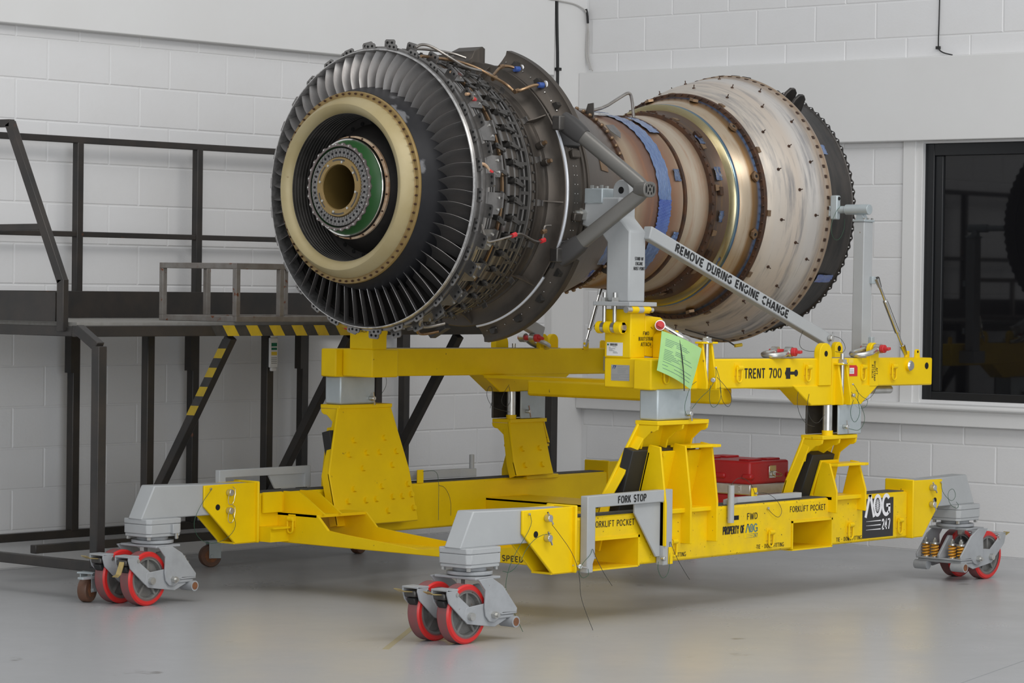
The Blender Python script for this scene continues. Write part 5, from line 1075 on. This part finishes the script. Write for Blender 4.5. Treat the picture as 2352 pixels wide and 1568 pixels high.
# trunnion fitting on the near side of the aft case
MB().box(1.240, 1.275, -.790, -.745, 1.985, 2.115).box(1.245, 1.27, -.745, -.66, 2.0, 2.06).build('trunnion_link', GALV, en, bevel=.006)
MB().cyl((1.258, -.7905, 2.098), (1.258, -.792, 2.098), .010, n=16).build('link_hole', HOLE, en)
MB().tube([(1.26, -.80, 2.06), (1.21, -.80, 2.02), (1.17, -.80, 1.95), (1.19, -.80, 1.88), (1.25, -.80, 1.87), (1.30, -.80, 1.93), (1.30, -.80, 1.99)], .0013, 5, smooth=2).build('lanyard', WIRE, en)
# ---- pipes
def pipe(pts, r, m, name='pipe'): return MB().tube(pts, r, 10, smooth=2).build(name, m, en)
pipe([(-1.522, -.225, 2.725), (-1.467, -.223, 2.746), (-1.414, -.242, 2.735), (-1.338, -.30, 2.679), (-1.265, -.331, 2.64), (-1.108, -.323, 2.633), (-1.07, -.33, 2.612)], .0075, PIPE)
pipe([(-1.553, -.294, 2.678), (-1.297, -.277, 2.678), (-1.176, -.311, 2.651), (-1.128, -.341, 2.623), (-1.076, -.352, 2.604), (-.996, -.354, 2.579), (-.975, -.387, 2.543)], .0075, COPPER)
pipe([(-1.045, -.308, 2.618), (-.932, -.26, 2.674), (-.891, -.275, 2.679), (-.854, -.30, 2.667)], .0078, COPPER)
pipe([(-.975, -.387, 2.543), (-.967, -.428, 2.549), (-.892, -.439, 2.578), (-.848, -.452, 2.581)], .0085, COPPER)
pipe([(-1.50, -.17, 2.722), (-1.38, -.17, 2.730), (-1.22, -.19, 2.722), (-1.16, -.23, 2.70)], .007, PIPE)
pipe([(-1.518, -.669, 1.875), (-1.508, -.665, 1.847), (-1.464, -.656, 1.798), (-1.444, -.653, 1.79), (-1.303, -.663, 1.823), (-1.24, -.663, 1.84), (-1.179, -.640, 1.835), (-1.043, -.598, 1.804), (-.976, -.585, 1.807), (-.984, -.60, 1.849), (-.988, -.606, 1.875), (-.979, -.608, 1.885), (-.944, -.612, 1.886)], .0055, PIPE)
pipe([(-1.539, -.314, 1.42), (-1.519, -.28, 1.394), (-1.452, -.255, 1.378), (-1.334, -.276, 1.400)], .008, PIPE)
pipe([(-1.44, -.20, 1.375), (-1.40, -.16, 1.352), (-1.33, -.14, 1.345), (-1.25, -.16, 1.36)], .008, COPPER)
pipe([(-.223, -.12, 2.508), (.016, -.12, 2.514), (.211, -.12, 2.606), (.259, -.12, 2.626), (.287, -.12, 2.615), (.309, -.12, 2.50)], .0085, PIPE)
pipe([(.95, .0, 1.375), (1.10, -.06, 1.335), (1.20, -.10, 1.318), (1.24, -.12, 1.292)], .004, DARK)
MB().cyl((1.245, -.122, 1.288), (1.285, -.14, 1.294), .010, n=12).build('pipe_plug', YLABEL, en)
for p, m_ in (((-1.045, -.318, 2.606), NUTM), ((-.93, -.262, 2.672), NUTM), ((-.972, -.40, 2.545), NUTM), ((-1.28, -.664, 1.83), REDPIN), ((-.985, -.602, 1.855), NUTM), ((-.978, -.59, 1.812), REDPIN), ((-1.30, -.26, 2.69), DARK)):
    MB().cyl(Vector(p) - Vector((.014, 0, .004)), Vector(p) + Vector((.014, 0, .004)), .0125, n=6).build('pipe_union', m_, en)
for p in ((-.842, -.302, 2.664), (-.838, -.455, 2.58)):
    p = Vector(p); MB().cyl(p - Vector((.03, -.004, 0)), p, .014, .016, n=10).build('blue_tape_wrap', TAPED, en); MB().cyl(p + Vector((.008, -.006, .004)), p + Vector((.014, -.008, .004)), .020, n=16).build('white_cap', WHITECAP, en)
for p, q in (((-1.50, -.44, 2.60), (-1.42, -.39, 2.595)), ((-1.52, -.555, 2.49), (-1.44, -.53, 2.475)), ((-1.53, -.66, 2.16), (-1.47, -.665, 2.13))):
    p, q = Vector(p), Vector(q); MB().tube([p, p * .6 + q * .4 + Vector((0, -.012, .008)), q], .008, 8, smooth=1).build('frayed_harness', CREAMR, en); MB().cyl(q, q + (q - p).normalized() * .022, .010, n=10).build('red_plug', REDPIN, en); e = q + (q - p).normalized() * .022; MB().cyl(e, e + (q - p).normalized() * .03, .014, n=10).build('connector', STEEL, en)
for dg, x in ((157, -.955), (165.6, -.948)):
    MB().cyl(pol(x, .575, dg), pol(x, .612, dg), .018, n=16).build('case_boss', DARK2, en, bevel=.003); MB().cyl(pol(x, .612, dg), pol(x, .632, dg), .010, n=6).build('boss_union', NUTM, en)
# ---- blue protective tape
def wrap(name, x0, x1, a0, a1, R, m_, amp=.004, n=40):
    mb = MB(); rows = []
    for i in range(n + 1):
        a = a0 + (a1 - a0) * i / n; w1 = .003 * math.sin(i * 1.3) ; w2 = .003 * math.sin(i * 0.9 + 1)
        rows.append([tuple(pol(x0 + w1 + (x1 + w2 - x0 - w1) * j / 8, R + amp * (.5 + .5 * math.sin(i * 2.1 + j * 1.7)) + .0015, a)) for j in range(9)])
    mb.add([p for r_ in rows for p in r_], [(i * 9 + j, i * 9 + j + 1, (i + 1) * 9 + j + 1, (i + 1) * 9 + j) for i in range(n) for j in range(8)])
    return mb.build(name, m_, en, smooth=60)
wrap('blue_tape_band', .10, .205, 95, 180, .459, TAPE); wrap('blue_tape_band', .10, .205, 179, 206, .460, TAPED); wrap('blue_tape_band', .09, .205, 205, 250, .459, TAPE)
wrap('blue_tape_strip', -.20, .12, 97, 103, .470, TAPE, n=8); wrap('blue_tape_strip', .24, .34, 104, 128, .462, TAPE, .003, 12)
def patch(x, dg, R, w_, h_, m_=None):
    mb = MB(); da = math.degrees(h_ / R); n = 6
    vs_ = [pol(x - w_ / 2 + w_ * j / n, R + .004 + random.uniform(0, .006), dg - da / 2 + da * i / n) for i in range(n + 1) for j in range(n + 1)]
    return mb.add(vs_, [(i * (n + 1) + j, i * (n + 1) + j + 1, (i + 1) * (n + 1) + j + 1, (i + 1) * (n + 1) + j) for i in range(n) for j in range(n)]).build('blue_tape_patch', m_ or TAPES, en, smooth=20)
random.seed(11)
for x, dg, R, w_, h_, m_ in ((1.37, 151, .668, .085, .06, TAPE), (.595, 161, .494, .055, .075, TAPES), (.60, 187.5, .494, .05, .06, TAPES), (.585, 136, .488, .05, .06, TAPES), (.285, 162, .453, .05, .065, TAPES), (.66, 215, .53, .05, .06, TAPES), (.29, 203, .453, .045, .05, TAPE), (1.46, 214, .670, .15, .05, TAPED), (-.28, 214, .50, .09, .14, TAPE), (-.30, 232, .50, .06, .10, TAPED)): patch(x, dg, R, w_, h_, m_)
MB().loft([[pol(x, .474 + o, dg) for x, dg in ((-.135, 127), (-.06, 126), (-.065, 134), (-.10, 139), (-.14, 133))] for o in (.004, .006)]).build('grey_tag_plate', STEEL, en)
pb = proto(MB().prism([(-.02, .46), (.04, .46), (.05, .53), (.02, .55), (-.01, .50)], 'x', -.18, -.174), DARK)
link(pb, 'flange_bracket', None, en, T((0, 0, ZE)) @ RX(228 - 90)); link(pb, 'flange_bracket', None, en, T((0, 0, ZE)) @ RX(118 - 90))
